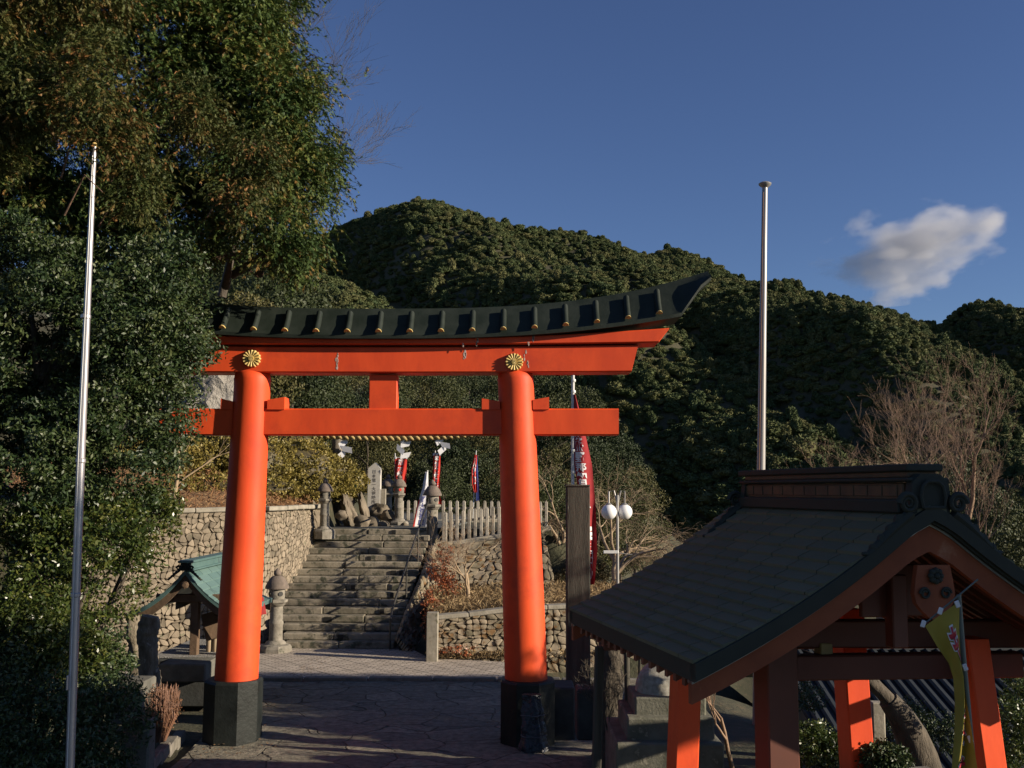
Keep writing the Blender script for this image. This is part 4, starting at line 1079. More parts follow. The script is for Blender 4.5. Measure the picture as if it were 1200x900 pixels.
# ridge
zr = ZA - .09
LR = LT - .30
lbox((0, LR / 2 + .08, zr + .05), (.36, LR - .12, .10), 'ridge_base', m_edge)
lbox((0, LR / 2 + .08, zr + .16), (.25, LR - .16, .13), 'ridge_tiles', m_brown)
for k in range(13):
    for sx in (-1, 1): MB().box((sx * .128, .32 + k * .205, zr + .165), (.012, .185, .085), bev=.004).build('ridge_panel', m_brown, tz, local=True)
lbox((0, LR / 2 + .03, zr + .245), (.34, LR + .02, .03), 'ridge_moulding', m_edge)
lbox((0, LR / 2 + .05, zr + .285), (.24, LR - .1, .05), 'ridge_cap_tile', m_brown)
lbox((0, LR / 2 + .08, zr + .335), (.30, LR + .04, .055), 'ridge_top', m_edge)
def oni(parent, y, z, s, mat, sgn=-1):
    """ridge-end ornament: arched block, two scrolls and trailing waves"""
    mb = MB(); 
    pts = [(-.17, 0), (.17, 0), (.19, .12), (.165, .27), (.09, .335), (-.09, .335), (-.165, .27), (-.19, .12)]
    mb.poly([Vector((x * s, y, z + q * s)) for x, q in pts], (0, .10 * s * -sgn, 0))
    inner = [(-.10, .05), (.10, .05), (.115, .14), (.095, .23), (.05, .27), (-.05, .27), (-.095, .23), (-.115, .14)]
    a = [Vector((x * s, y + sgn * .03 * s, z + q * s)) for x, q in inner]; mb.tube(a + [a[0]], .017 * s, 6)
    for sx in (-1, 1):
        sp = []
        for k in range(40):
            t_ = k / 39 * 4.2 * math.pi; r = .085 * (1 - k / 46); sp.append(Vector((sx * (.235 + math.cos(t_) * r) * s, y + sgn * .025 * s - 0 * k, z + (.085 + math.sin(t_) * r) * s)))
        mb.tube(sp, [.028 * s * (1 - k / 60) for k in range(40)], 8)
        for k in range(4):
            x, zz = .30 + k * .085, -.06 - k * .075
            mb.lathe([(.002, -.03 * s), (.055 * s * (1 - k * .12), -.02 * s), (.06 * s * (1 - k * .12), .02 * s), (.002, .04 * s)], (sx * x * s, y + sgn * .0 * s, z + zz * s), 12, axis='Y')
        mb.tube([Vector((sx * .2 * s, y, z + .0 * s)), Vector((sx * .36 * s, y, z - .12 * s)), Vector((sx * .60 * s, y, z - .34 * s)), Vector((sx * .66 * s, y, z - .33 * s))], [.05 * s, .045 * s, .035 * s, .015 * s], 8)
    return mb.build('ridge_ornament', mat, parent, local=True, smooth=45)
oni(tz, .0, zr + .0, .86, m_edge); oni(tz, LR + .02, zr, .86, m_edge, 1)
# hanging gable ornament
def gegyo():
    mb = MB(); zt_ = 2.78; y = .0
    out = [(-.13, 0), (.13, 0), (.15, -.10), (.165, -.20), (.15, -.27), (.10, -.33), (.045, -.375), (0, -.39), (-.045, -.375), (-.10, -.33), (-.15, -.27), (-.165, -.20), (-.15, -.10)]
    mb.poly([Vector((x, y, zt_ + z)) for x, z in out], (0, .05, 0)); g = mb.build('gable_ornament', m_aged_shade, tz, local=True)
    mb = MB()
    for k in range(8):
        a = k * math.pi / 4; mb.rock((math.cos(a) * .038, y - .02, zt_ - .075 + math.sin(a) * .038), .024, k, 2, .1)
    mb.rock((0, y - .035, zt_ - .075), .022, 9, 2, .1)
    for sx in (-1, 1):
        sp = [Vector((sx * (.085 + math.cos(t_) * .042 * (1 - t_ / 14)), y - .012, zt_ - .20 + math.sin(t_) * .042 * (1 - t_ / 14))) for t_ in [k * .35 for k in range(26)]]
        mb.tube(sp, .010, 6)
    mb.build('carving', m_edge, g, local=True, smooth=50)
gegyo()
def wpost(px, py, Y, lean, wdt, name='post', zb=-1.0, zt_=None, mat=None):
    """square post whose mid front is at a measured place"""
    mb = MB(); c = P(px, py, Y); c = Vector((c.x, Y + wdt / 2, c.z)); zt2 = zt_; 
    rings = []
    rm = Matrix.Rotation(rzT, 3, 'Z')
    for z in (zb, zt2):
        xx = c.x + lean * (z - c.z) * -1; h = wdt / 2; b = .012
        rings.append([Vector((xx, c.y, z)) + rm @ Vector(q) for q in ((-h + b, -h, 0), (h - b, -h, 0), (h, -h + b, 0), (h, h - b, 0), (h - b, h, 0), (-h + b, h, 0), (-h, h - b, 0), (-h, -h + b, 0))])
    return mb.loft(rings).build(name, mat or m_verm, tz)
wpost(804, 850, 8.35, -.05, .20, zt_=1.98)
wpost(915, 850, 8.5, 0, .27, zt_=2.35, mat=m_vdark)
wpost(1158, 850, 8.25, .10, .20, zt_=2.15)
wpost(1275, 850, 8.3, .08, .20, zt_=2.05)
wpost(1006, 850, 9.8, .04, .24, zt_=2.2)
wpost(703, 760, 10.1, -.03, .08, zt_=1.80, mat=m_oldwood)
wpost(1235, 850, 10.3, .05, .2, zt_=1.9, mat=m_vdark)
rm = Matrix.Rotation(rzT, 3, 'Z')
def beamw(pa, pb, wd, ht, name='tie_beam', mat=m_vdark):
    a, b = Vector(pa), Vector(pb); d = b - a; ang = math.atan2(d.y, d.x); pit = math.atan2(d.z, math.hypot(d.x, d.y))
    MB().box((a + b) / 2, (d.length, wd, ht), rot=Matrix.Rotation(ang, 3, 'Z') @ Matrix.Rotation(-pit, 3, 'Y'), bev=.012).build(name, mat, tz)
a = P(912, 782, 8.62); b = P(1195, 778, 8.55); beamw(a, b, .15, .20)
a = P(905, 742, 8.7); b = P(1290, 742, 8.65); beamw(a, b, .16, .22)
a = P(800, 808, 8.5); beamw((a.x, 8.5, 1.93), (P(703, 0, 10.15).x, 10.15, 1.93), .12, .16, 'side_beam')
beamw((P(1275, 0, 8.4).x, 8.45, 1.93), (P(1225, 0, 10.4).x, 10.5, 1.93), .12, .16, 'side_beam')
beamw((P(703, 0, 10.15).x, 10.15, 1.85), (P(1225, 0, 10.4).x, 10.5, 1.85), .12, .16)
MB().box(P(965, 762, 8.66), (.11, .12, .13), rot=rm, bev=.008).build('beam_end', surf('ochre_end_grain', (.30, .22, .08)), tz)
# wooden gable slats
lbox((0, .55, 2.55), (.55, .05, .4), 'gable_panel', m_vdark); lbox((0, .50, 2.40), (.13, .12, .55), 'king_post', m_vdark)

# stone water basin below, mostly out of view
m_basin = surf('basin_stone', (.2, .19, .17), (.13, .125, .11), scale=5, rough=.8, bump=.6)
bs = thing('water_basin', 'grey stone basin of the purification pavilion', 'basin', (P(1035, 900, 9.3).x, 9.4, 0), rzT)
MB().box((0, 0, .38), (1.5, .8, .76), bev=.05).build('basin', m_basin, bs, local=True)

# ------------------------------------------------------------------ small copper roofed shrine at left
ax2 = P(217, 672, 15.9)
rz2 = R(-1.0)
sh = thing('small_shrine', 'small open hut with green copper gabled roof behind the left torii pillar', 'shrine hut', (ax2.x, 15.9, 0), rz2)
ZA2 = 2.06; HW2 = .82; DR2 = .64
def prof2(s):
    a = abs(s); return HW2 * s, ZA2 - DR2 * a - .10 * 4 * a * (1 - a)
roof_mesh(prof2, 0, 2.1, 'roof', m_copper, sh, .06, 9, step=.01)
for y in (.04, 2.02): under_curve(prof2, y, -.06, .13, .04, 'bargeboard', m_wood, sh)
S2 = lambda c, size, name, mat, bev=.008, rot=None: MB().box(c, size, bev=bev, rot=rot).build(name, mat, sh, local=True)
S2((0, 1.05, ZA2 + .05), (.16, 2.0, .12), 'ridge', m_copper); S2((0, 1.03, ZA2 + .13), (.22, 2.14, .04), 'ridge_cap', m_copper); S2((0, 1.05, ZA2 + .005), (.24, 2.06, .03), 'ridge_moulding', m_copper)
oni(sh, -.02, ZA2 + .0, .42, m_edge)
MB().lathe([(.06, 0), (.06, .04), (.03, .05)], (0, .02, ZA2 - .22), 8, axis='Y').build('gable_boss', m_wood, sh, local=True)
S2((0, .22, 1.62), (1.0, .10, .12), 'tie_beam', m_wood); S2((0, 1.9, 1.62), (1.0, .10, .12), 'tie_beam', m_wood)
for x, y in ((.10, .26), (.62, .26), (.10, 1.9), (.62, 1.9)): S2((x, y, 1.22), (.12, .12, 1.0), 'post', m_wood)
for x in (-.5, .5): S2((x, 1.05, 1.53), (.08, 1.8, .08), 'side_beam', m_wood)
m_dkstone = surf('dark_plinth_stone', (.05, .052, .048), (.03, .032, .028), scale=4, rough=.85, bump=.5)
S2((.0, .95, .38), (1.05, 2.0, .70), 'plinth', m_dkstone, .02)
m_gravel = surf('pale_gravel', (.34, .33, .31), (.10, .10, .09), scale=60, rough=.9, bump=1, bscale=70, lo=.45, hi=.55)
S2((.0, .95, .745), (.95, 1.86, .03), 'gravel_top', m_gravel)
S2((.33, .5, 1.18), (.34, .03, .42), 'hanging_board', m_wood, .004, Matrix.Rotation(R(14), 3, 'Z') @ Matrix.Rotation(R(-14), 3, 'Y') @ Matrix.Rotation(R(-18), 3, 'X'))
mb = MB()
for k in range(3): mb.lathe([(.045, .76), (.05, .80), (.05, 1.0), (.03, 1.02)], (.24 + k * .10, .55, 0), 14)
mb.build('offering_jar', surf('pale_ceramic', (.42, .33, .22), (.3, .22, .14)), sh, local=True, smooth=40)
MB().poly([Vector((.74, 1.3, 1.50)), Vector((.80, 1.6, 1.50)), Vector((.86, 1.6, 1.22)), Vector((.72, 1.3, 1.22))], (.0, .02, 0)).build('red_cloth', clothmat('deep_red_cloth', (.25, .015, .015)), sh, local=True)

# ------------------------------------------------------------------ stepped stone plinth in front
m_mon = surf('lichened_stone', (.17, .165, .13), (.09, .092, .065), scale=4, rough=.95, bump=.9, bscale=30, spots=(.28, .26, .2), spot_scale=8, spot_lo=.6)
mo = thing('stepped_monument', 'mossy stepped stone plinth with a rounded boulder top beside the pavilion eave', 'monument', tuple(P(770, 900, 11.5)))
def mslab(pl, pr, pt, pb, Yf, dep, name='step'):
    a = P(pl, pt, Yf); b = P(pr, pb, Yf); MB().box(((a.x + b.x) / 2, Yf + dep / 2, (a.z + b.z) / 2), (b.x - a.x, dep, a.z - b.z), bev=.02).build(name, m_mon, mo, smooth=30)
mslab(722, 850, 871, 960, 11.3, 1.3); mslab(735, 838, 841, 872, 11.45, 1.0); mslab(744, 828, 817, 842, 11.6, .75)
c = P(779, 815, 11.95); mb = MB(); mb.rock(c, .33, 3, 4, .12, squash=(1.0, .8, 1.22)); mb.build('boulder_top', surf('granite_top', (.42, .40, .34), (.25, .235, .19), scale=16, rough=.9, bump=.5), mo, smooth=180)
# curved wooden frame
cf = thing('curved_frame', 'dark curved wooden frame with upright bars between the monument and the post', 'wooden frame', tuple(P(745, 830, 12.4)))
YF = 12.4
def strip(pts, r, name):
    q = [P(x, y, YF) for x, y in pts]; MB().tube(q, r, 8).build(name, m_oldwood, cf, smooth=50)
strip([(733, 750), (742, 759), (752, 765), (765, 769)], .03, 'top_rail'); strip([(764, 766), (765, 780), (761, 795), (754, 808), (744, 822), (738, 832)], .042, 'curved_leg')
strip([(734, 750), (735, 800), (735, 840)], .035, 'upright'); strip([(750, 765), (749.5, 806)], .02, 'upright')
strip([(735, 806), (745, 812), (756, 800)], .028, 'lower_rail')
# gnarled dark stump between post and frame
m_bark = surf('dark_bark', (.11, .09, .065), (.055, .045, .032), scale=6, rough=.95, bump=1, bscale=16, stretch=(2, 2, .6), bdist=.03)
m_lichen = surf('lichened_bark', (.26, .22, .16), (.12, .10, .07), scale=5, rough=.95, bump=1, bscale=14, stretch=(2, 2, .8), bdist=.03, spots=(.36, .34, .28), spot_scale=7, spot_lo=.58)
def gnarl(name, label, cat, pts, rads, mat, seed=0, amp=.3):
    mb = MB(); mb.tube(pts, rads, 14); cs = [Vector(p) for p in pts]; out = []
    for v in mb.v:
        v = Vector(v); c = min(cs, key=lambda q: abs(q.z - v.z)); n = mnoise.noise(v * 7 + Vector((seed, 0, 0))) + .6 * mnoise.noise(v * 17)
        out.append(c + (v - c) * (1 + amp * n))
    mb.v = out; o = mb.build('trunk', mat, None, smooth=60); o.name = name; return tag(o, label, cat)
def dense(pts, rads, n=14):
    P_, Q = [], []
    for k in range(n * (len(pts) - 1) + 1):
        u = k / n; i_ = min(int(u), len(pts) - 2); f = u - i_; P_.append(Vector(pts[i_]).lerp(Vector(pts[i_ + 1]), f)); Q.append(rads[i_] + (rads[i_ + 1] - rads[i_]) * f)
    return P_, Q
q, r_ = dense([P(715, 900, 12.9), P(714, 800, 12.9), P(716, 745, 12.9), P(719, 728, 12.9)], [.22, .16, .17, .12]); gnarl('tree_stump', 'dark broken tree stump between the timber post and curved frame', 'stump', q, r_, m_bark, 1)
q, r_ = dense([P(176, 818, 14.6), P(174, 780, 14.6), P(172, 745, 14.6), P(176, 722, 14.6)], [.13, .15, .12, .13]); gnarl('dead_tree', 'pale lichened twisted trunk standing left of the small copper roofed hut', 'tree trunk', q, r_, m_lichen, 5, .35)
q, r_ = dense([P(161, 800, 15), P(160, 760, 15), P(155, 722, 15)], [.12, .12, .09]); gnarl('dead_tree', 'shorter lichened trunk leaning left of the twisted trunk', 'tree trunk', q, r_, m_lichen, 8, .35)
# blocks and board bottom left
m_blk = surf('grey_stone_block', (.15, .145, .12), (.085, .085, .07), scale=5, rough=.95, bump=.8, bscale=28)
for k, (pl, pr, pt, pb, Y, dep, lab) in enumerate(((125, 165, 800, 850, 12.6, .5, 'mossy grey stone block in the shaded bottom left corner'), (142, 172, 845, 925, 11.2, .22, 'pale split stone block at the bottom left edge of the path'), (186, 240, 778, 800, 15.3, .8, 'dark stone block at the foot of the small hut'))):
    a = P(pl, pt, Y); b = P(pr, pb, Y); mb = MB(); mb.box(((a.x + b.x) / 2, Y + dep / 2, (a.z + b.z) / 2), (b.x - a.x, dep, a.z - b.z), bev=.02); tag(mb.build('stone_block', m_blk, smooth=30), lab, 'stone block')
mb = MB(); a = P(160, 905, 11.3); b = P(212, 862, 14.2)
for k in range(5):
    p0 = a.lerp(b, k / 5); p1 = a.lerp(b, (k + 1) / 5 - .01); d = p1 - p0; mb.box((p0 + p1) / 2 + Vector((0, 0, -.02)), (d.length, .13, .14), rot=Matrix.Rotation(math.atan2(d.y, d.x), 3, 'Z'), bev=.012)
tag(mb.build('path_kerb', m_kerbstone), kind='structure')
# dark blocks right of the right footing
for k, (pl, pr, pt, pb, Y, dep, lab) in enumerate(((648, 674, 806, 872, 14.1, .6, 'dark stone block just right of the right torii footing'), (676, 704, 808, 868, 12.9, .4, 'dark weathered stone trough at the foot of the timber post'))):
    a = P(pl, pt, Y); b = P(pr, pb, Y); mb = MB(); mb.box(((a.x + b.x) / 2, Y + dep / 2, (a.z + b.z) / 2), (b.x - a.x, dep, a.z - b.z), bev=.02); tag(mb.build('stone_block', m_dkstone, smooth=30), lab, 'stone block')
# lower tiled roof seen under the pavilion
m_tile = surf('blue_grey_roof_tile', (.035, .042, .045), (.022, .028, .032), scale=4, rough=.65)
hb = thing('tiled_house', 'low building with blue grey tiled roof below the pavilion', 'house', (6.6, 17, -3))
mb = MB(); x0, x1 = 4.9, 12.0
for k in range(36):
    x = x0 + (x1 - x0) * k / 36; mb.tube([Vector((x, 15.2, -.75)), Vector((x, 19.3, .42))], .055, 6)
mb.loft([[Vector((x0 - .1, 15.0, -.85)), Vector((x0 - .1, 19.4, .40)), Vector((x0 - .1, 23.6, -.85)), Vector((x0 - .1, 19.4, .22))], [Vector((x1, 15.0, -.85)), Vector((x1, 19.4, .40)), Vector((x1, 23.6, -.85)), Vector((x1, 19.4, .22))]])
mb.build('roof', m_tile, hb, smooth=50)
MB().box(((x0 + x1) / 2, 19.4, .50), (x1 - x0 + .2, .3, .22), bev=.03).build('ridge', m_tile, hb)
MB().box(((x0 + x1) / 2 + .2, 19.4, -2.4), (x1 - x0 - 1, 6.6, 3.2)).build('wall', surf('ochre_plaster', (.4, .33, .24)), hb)
# grey post under the pavilion
mb = MB(); a = P(1027, 822, 13.2); mb.box((a.x, 13.2, a.z - .8), (.16, .16, 1.6), bev=.015); tag(mb.build('stone_post', m_cap, smooth=30), 'grey stone post seen beneath the pavilion beside the vermilion post', 'post')

# ------------------------------------------------------------------ cloud
m, nt, b = newmat('cloud_vapour'); nt.nodes.remove(b)
tc = N(nt, 'ShaderNodeTexCoord')
pv = N(nt, 'ShaderNodeVolumePrincipled'); pv.inputs['Color'].default_value = (.80, .81, .84, 1); pv.inputs['Anisotropy'].default_value = .2
nz = N(nt, 'ShaderNodeTexNoise', Scale=2.0, Detail=7.0, Roughness=.52); nt.links.new(tc.outputs['Object'], nz.inputs['Vector'])
ln = N(nt, 'ShaderNodeVectorMath', operation='LENGTH'); nt.links.new(tc.outputs['Object'], ln.inputs[0])
s1 = N(nt, 'ShaderNodeMath', operation='MULTIPLY_ADD'); nt.links.new(nz.outputs[0], s1.inputs[0]); s1.inputs[1].default_value = 2.6; s1.inputs[2].default_value = -.64
s2 = N(nt, 'ShaderNodeMath', operation='SUBTRACT'); nt.links.new(s1.outputs[0], s2.inputs[0]); nt.links.new(ln.outputs['Value'], s2.inputs[1])
s3 = N(nt, 'ShaderNodeMath', operation='MULTIPLY'); s3.use_clamp = False; nt.links.new(s2.outputs[0], s3.inputs[0]); s3.inputs[1].default_value = .065
s4 = N(nt, 'ShaderNodeMath', operation='MAXIMUM'); nt.links.new(s3.outputs[0], s4.inputs[0]); s4.inputs[1].default_value = 0
s5 = N(nt, 'ShaderNodeMath', operation='MINIMUM'); nt.links.new(s4.outputs[0], s5.inputs[0]); s5.inputs[1].default_value = .022
nt.links.new(s5.outputs[0], pv.inputs['Density']); nt.links.new(pv.outputs[0], nt.nodes['Material Output'].inputs['Volume'])
cc = P(1068, 292, 1600); vs, fs = ico(3)
cl = np_mesh('cloud', np.array([tuple(v) for v in vs]) * 1.0, np.array(fs), m); cl.location = cc; cl.scale = (172, 100, 88); cl.rotation_euler = (0, R(-12), 0)
tag(cl, 'single small grey white cloud floating over the right hand ridge', 'cloud')
# ------------------------------------------------------------------ leaves
def kites(C, D, Wd, L, W, fold=None):
    """C centres, D long axis, Wd cross axis (unit), L,W sizes -> quads"""
    a = C - D * (L * .5)[:, None]; b = C + Wd * (W * .5)[:, None]; c = C + D * (L * .5)[:, None]; d = C - Wd * (W * .5)[:, None]
    return np.stack([a, b, c, d], 1).reshape(-1, 3)
def unit(v): return v / np.maximum(1e-9, np.linalg.norm(v, axis=-1, keepdims=True))
def ell_centres(ells, n, r, shell=.55, gap=-2):
    """sub-clump centres inside the union of ellipsoids, weighted by surface"""
    wts = np.array([e[1][0] * e[1][2] + e[1][1] * e[1][2] for e in ells]); wts = wts / wts.sum(); pick = r.choice(len(ells), n, p=wts)
    c = np.array([e[0] for e in ells])[pick]; rr = np.array([e[1] for e in ells])[pick]
    d = unit(r.normal(size=(n, 3))); rad = r.uniform(shell ** 3, 1, n) ** (1 / 3); q = c + d * rr * rad[:, None]
    if gap > -1:      # leave gaps between the boughs
        fr = 1.5
        for _ in range(3):
            nz = np.array([mnoise.noise(Vector(p) * fr) for p in q]); bad = nz < gap
            if not bad.any(): break
            k = int(bad.sum()); pk = r.choice(len(ells), k, p=wts); c2 = np.array([e[0] for e in ells])[pk]; r2 = np.array([e[1] for e in ells])[pk]
            d2 = unit(r.normal(size=(k, 3))); q[bad] = c2 + d2 * r2 * (r.uniform(shell ** 3, 1, k) ** (1 / 3))[:, None]; d[bad] = d2
    return q, d
def leaf_cloud(name, ells, n_sub, per, sub_r, L, W, mat, parent, seed=0, mode='broad', shell=.55, tintf=None, droop=.7, gap=-2):
    r = np.random.default_rng(seed); sc_, d = ell_centres(ells, n_sub, r, shell, gap)
    n = n_sub * per; cen = np.repeat(sc_, per, 0); dd = np.repeat(d, per, 0); sr = np.repeat(sub_r * r.uniform(.6, 1.4, n_sub), per)
    if mode == 'broad':
        off = unit(r.normal(size=(n, 3))) * (sr * r.uniform(.2, 1, n) ** .5)[:, None]; off[:, 2] *= .6
        C = cen + off; D = unit(r.normal(size=(n, 3)) + dd * .6 + np.array([0, 0, -.2])); Wd = unit(np.cross(D, r.normal(size=(n, 3))))
        l = L * r.uniform(.6, 1.25, n); w_ = W * r.uniform(.7, 1.2, n)
        V = kites(C, D, Wd, l, w_); T = np.clip(np.repeat(r.uniform(0, .7, n_sub), per) + r.uniform(-.2, .35, n), 0, 1)
    else:       # drooping sprays : strands of needle kites
        seg = 6; ns = per // 18; n = n_sub * ns
        cen = np.repeat(sc_, ns, 0); dd = np.repeat(d, ns, 0); sr = np.repeat(sub_r * r.uniform(.6, 1.4, n_sub), ns)
        out = unit(dd * np.array([1, 1, .25]) + r.normal(size=(n, 3)) * .55)
        start = cen + r.normal(size=(n, 3)) * (sr * .45)[:, None]
        Vs = []; p = start; tb = np.clip(np.repeat(r.uniform(0, 1, n_sub) ** 1.6, ns) * .8 + r.uniform(-.15, .15, n), 0, 1); Ts = []
        for k in range(seg):
            dirk = unit(out * (1 - k / seg * droop) + np.array([0, 0, -1]) * (.1 + droop * 1.1 * k / seg) + r.normal(size=(n, 3)) * .28)
            side = unit(np.cross(dirk, np.array([0, 0, 1.0]) + r.normal(size=(n, 3)) * .35)); nrm = unit(np.cross(dirk, side)); l = L * r.uniform(.7, 1.3, n)
            for sg, ang in ((0, 0), (1, .40), (-1, .40)):
                dk = unit(dirk * math.cos(ang) + side * (sg * math.sin(ang)) + np.array([0, 0, -.12])); wv = unit(np.cross(dk, nrm + r.normal(size=(n, 3)) * .3))
                Vs.append(kites(p + dk * (l * .5)[:, None], dk, wv, l * (1.1 if sg == 0 else .95), W * r.uniform(.7, 1.3, n))); Ts.append(np.clip(tb * (.5 + .8 * k / seg) + (.06 if sg else 0), 0, 1))
            p = p + dirk * (l * .62)[:, None]
        V = np.concatenate(Vs); T = np.concatenate(Ts); n = len(V) // 4
    F = np.arange(len(V)).reshape(-1, 4)
    return np_mesh(name, V, F, mat, parent, tint=T)
def E(px, py, Y, rpx, rpy, ry=None):
    c = P(px, py, Y); s = Y / 1200.0; return (tuple(c), (rpx * s, ry if ry else rpx * s, rpy * s))
def trunk_tubes(name, paths, mat, parent, seg=8):
    mb = MB()
    for pts, rads in paths: mb.tube(pts, rads, seg)
    return mb.build(name, mat, parent, smooth=60)
def branches(p, d, L, r, lev, rs, out, droop=0.0, spread=.55, kids_=3, up=.12, curl=0):
    n = 4; pts = [p.copy()]; rad = [r]; q = p.copy(); dd = d.copy()
    for k in range(n):
        dd = (dd + Vector((rs.gauss(0, .13), rs.gauss(0, .13), rs.gauss(0, .10) + up * .3 - droop * (.25 + .35 * k / n)))).normalized()
        q = q + dd * (L / n); pts.append(q.copy()); rad.append(max(.0015, r * (1 - .55 * (k + 1) / n)))
    out.append((pts, rad, lev))
    if lev <= 0: return
    for k in range(kids_ + (1 if rs.random() < .4 else 0)):
        f = rs.uniform(.35, 1.0) if k else 1.0; i_ = min(n - 1, int(f * n)); b = pts[i_].lerp(pts[i_ + 1], f * n - i_) if i_ < n else pts[-1]
        perp = Vector((rs.gauss(0, 1), rs.gauss(0, 1), rs.gauss(0, .8))); perp = (perp - dd * perp.dot(dd)).normalized()
        nd = (dd + perp * spread * rs.uniform(.5, 1.3) + Vector((0, 0, up))).normalized()
        branches(b, nd, L * rs.uniform(.55, .8), max(.002, rad[i_] * rs.uniform(.5, .7)), lev - 1, rs, out, droop, spread, kids_, up)
def bare_tree(label, base, h, r, lev, seed, mat, lean=(0, 0, 1), group=None, kind='bare_tree', **kw):
    rs = random.Random(seed); t = thing(kind, label, 'tree', tuple(base), 0, group); out = []
    branches(Vector(base), Vector(lean).normalized(), h, r, lev, rs, out, **kw)
    tk = MB(); tw = MB()
    for pts, rad, lv in out:
        if lv >= lev - 1: tk.tube(pts, rad, 9)
        else: tw.tube(pts, rad, 4 if lv < 2 else 5, caps=False)
    tk.build('trunk', mat, t, smooth=60); tw.build('crown', mat, t, smooth=60)
    return t

m_cedar = leafmat('cedar_needles', (.034, .068, .018), (.095, .128, .027), (.22, .115, .032), rough=.6, trans=.12, spec=.3)
m_cedar2 = leafmat('bronzed_cedar_needles', (.045, .070, .018), (.095, .090, .024), (.26, .12, .04), rough=.6, trans=.15, spec=.3)
m_glossy = leafmat('glossy_leaves', (.014, .032, .010), (.034, .060, .015), (.095, .115, .04), rough=.50, trans=.12, spec=.5)
m_glossy2 = leafmat('yellow_green_leaves', (.03, .052, .012), (.060, .085, .018), (.13, .13, .03), rough=.35, trans=.2, spec=.5)
m_scrub = leafmat('scrub_leaves', (.05, .05, .02), (.11, .085, .035), (.22, .15, .07), rough=.7, trans=.15)
m_hedge = leafmat('olive_hedge_leaves', (.13, .11, .026), (.22, .18, .04), (.34, .26, .07), rough=.5, trans=.2, spec=.4)
m_cbark = surf('red_brown_bark', (.17, .10, .065), (.10, .06, .04), scale=5, rough=.95, bump=1, bscale=14, stretch=(3, 3, .4))
m_pbark = surf('pale_twig_bark', (.33, .22, .145), (.20, .13, .085), scale=6, rough=.9)
m_tbark = surf('tan_twig_bark', (.40, .30, .19), (.25, .18, .11), scale=6, rough=.9)

# ---- great cedar at the left
ct = thing('cedar_tree', 'great cedar with drooping green and rusty foliage filling the upper left', 'tree', (-7.6, 13.0, gzf(-7.6, 13.0)))
ells = [E(60, -120, 13.5, 260, 200, 2.6), E(230, -60, 13.2, 130, 150, 2.0), E(150, 60, 13.2, 180, 120, 2.2), E(280, 90, 13.6, 85, 90, 1.5), E(325, 150, 13.2, 62, 82, 1.1), E(350, 185, 13.2, 45, 80, .9),
        E(300, 230, 13.4, 75, 70, 1.2), E(345, 268, 13.2, 38, 50, .7), E(190, 190, 13.8, 110, 90, 1.6), E(60, 170, 14, 130, 110, 1.8), E(225, 255, 13.6, 60, 60, 1.1), E(300, 20, 13, 45, 60, 1.0), E(-80, 60, 13.5, 150, 260, 2.2), E(-30, 250, 14.5, 120, 90, 1.5), E(120, 260, 14.6, 110, 55, 1.2), E(30, 225, 12.8, 110, 50, 1.0), E(95, 262, 13.8, 90, 48, .9), E(215, 205, 14.2, 90, 60, 1.0), E(348, 110, 13.2, 34, 46, .7), E(322, 300, 13.3, 40, 26, .5)]
leaf_cloud('crown', ells, 3100, 504, .30, .058, .0115, m_cedar, ct, 11, 'spray', droop=.5, shell=.35, gap=-.12)
c0 = Vector((-7.6, 13.0, gzf(-7.6, 13.0) - .3)); paths = [([c0, c0 + Vector((.15, .1, 4)), c0 + Vector((.3, .2, 9)), c0 + Vector((.4, .2, 14))], [.55, .42, .30, .1])]
rs = random.Random(2)
for e in ells:
    for q in range(2):
        c = Vector(e[0]); tz_ = max(2.5, c.z - rs.uniform(0, 1.2)); s0 = c + Vector((-rs.uniform(.5, 1.2), rs.uniform(.2, .8), -rs.uniform(.1, .6))); mid = s0.lerp(c, .5) + Vector((rs.uniform(-.2, .2), rs.uniform(-.3, .3), rs.uniform(-.05, .25))); paths.append(([s0, mid, c + Vector((rs.uniform(-.4, .4), rs.uniform(-.4, .4), -.25))], [.06, .035, .012]))
trunk_tubes('trunk', paths, m_cbark, ct)
# ---- nearer bronze-tipped cedar, only its boughs in view
ct2 = thing('cedar_tree', 'nearer cedar whose rust tipped boughs hang over the slim flagpole top', 'tree', (-6.2, 8.2, gzf(-6.2, 8.2)))
ells = [E(130, 85, 8.3, 50, 48, .35), E(110, 130, 8.2, 60, 45, .35), E(95, 180, 8.1, 45, 42, .3), E(60, 110, 8.6, 45, 40, .4), E(10, 125, 8.2, 45, 40, .4), E(160, 175, 8.8, 36, 30, .3), E(-60, 60, 8.4, 90, 120, .6), E(60, -40, 8.6, 110, 70, .6), E(165, 235, 9, 28, 24, .3), E(120, 225, 8.3, 16, 14, .2), E(-40, 180, 8.4, 50, 50, .5), E(300, 170, 10, 34, 40, .35), E(285, 235, 10, 30, 30, .3), E(230, 130, 10, 26, 40, .35)]
leaf_cloud('crown', ells, 560, 504, .17, .036, .0075, m_cedar2, ct2, 12, 'spray', droop=.5, shell=.2, gap=-.1)
c0 = Vector((-6.2, 8.2, gzf(-6.2, 8.2) - .3)); paths = [([c0, c0 + Vector((.1, 0, 3.5)), c0 + Vector((.2, .1, 8))], [.28, .2, .06])]
for e in ells:
    c = Vector(e[0]); s0 = c + Vector((-rs.uniform(.2, .5), rs.uniform(.1, .4), -rs.uniform(.0, .3))); paths.append(([s0, s0.lerp(c, .5) + Vector((0, 0, .25)), c], [.010, .007, .004]))
trunk_tubes('trunk', paths, m_cbark, ct2)
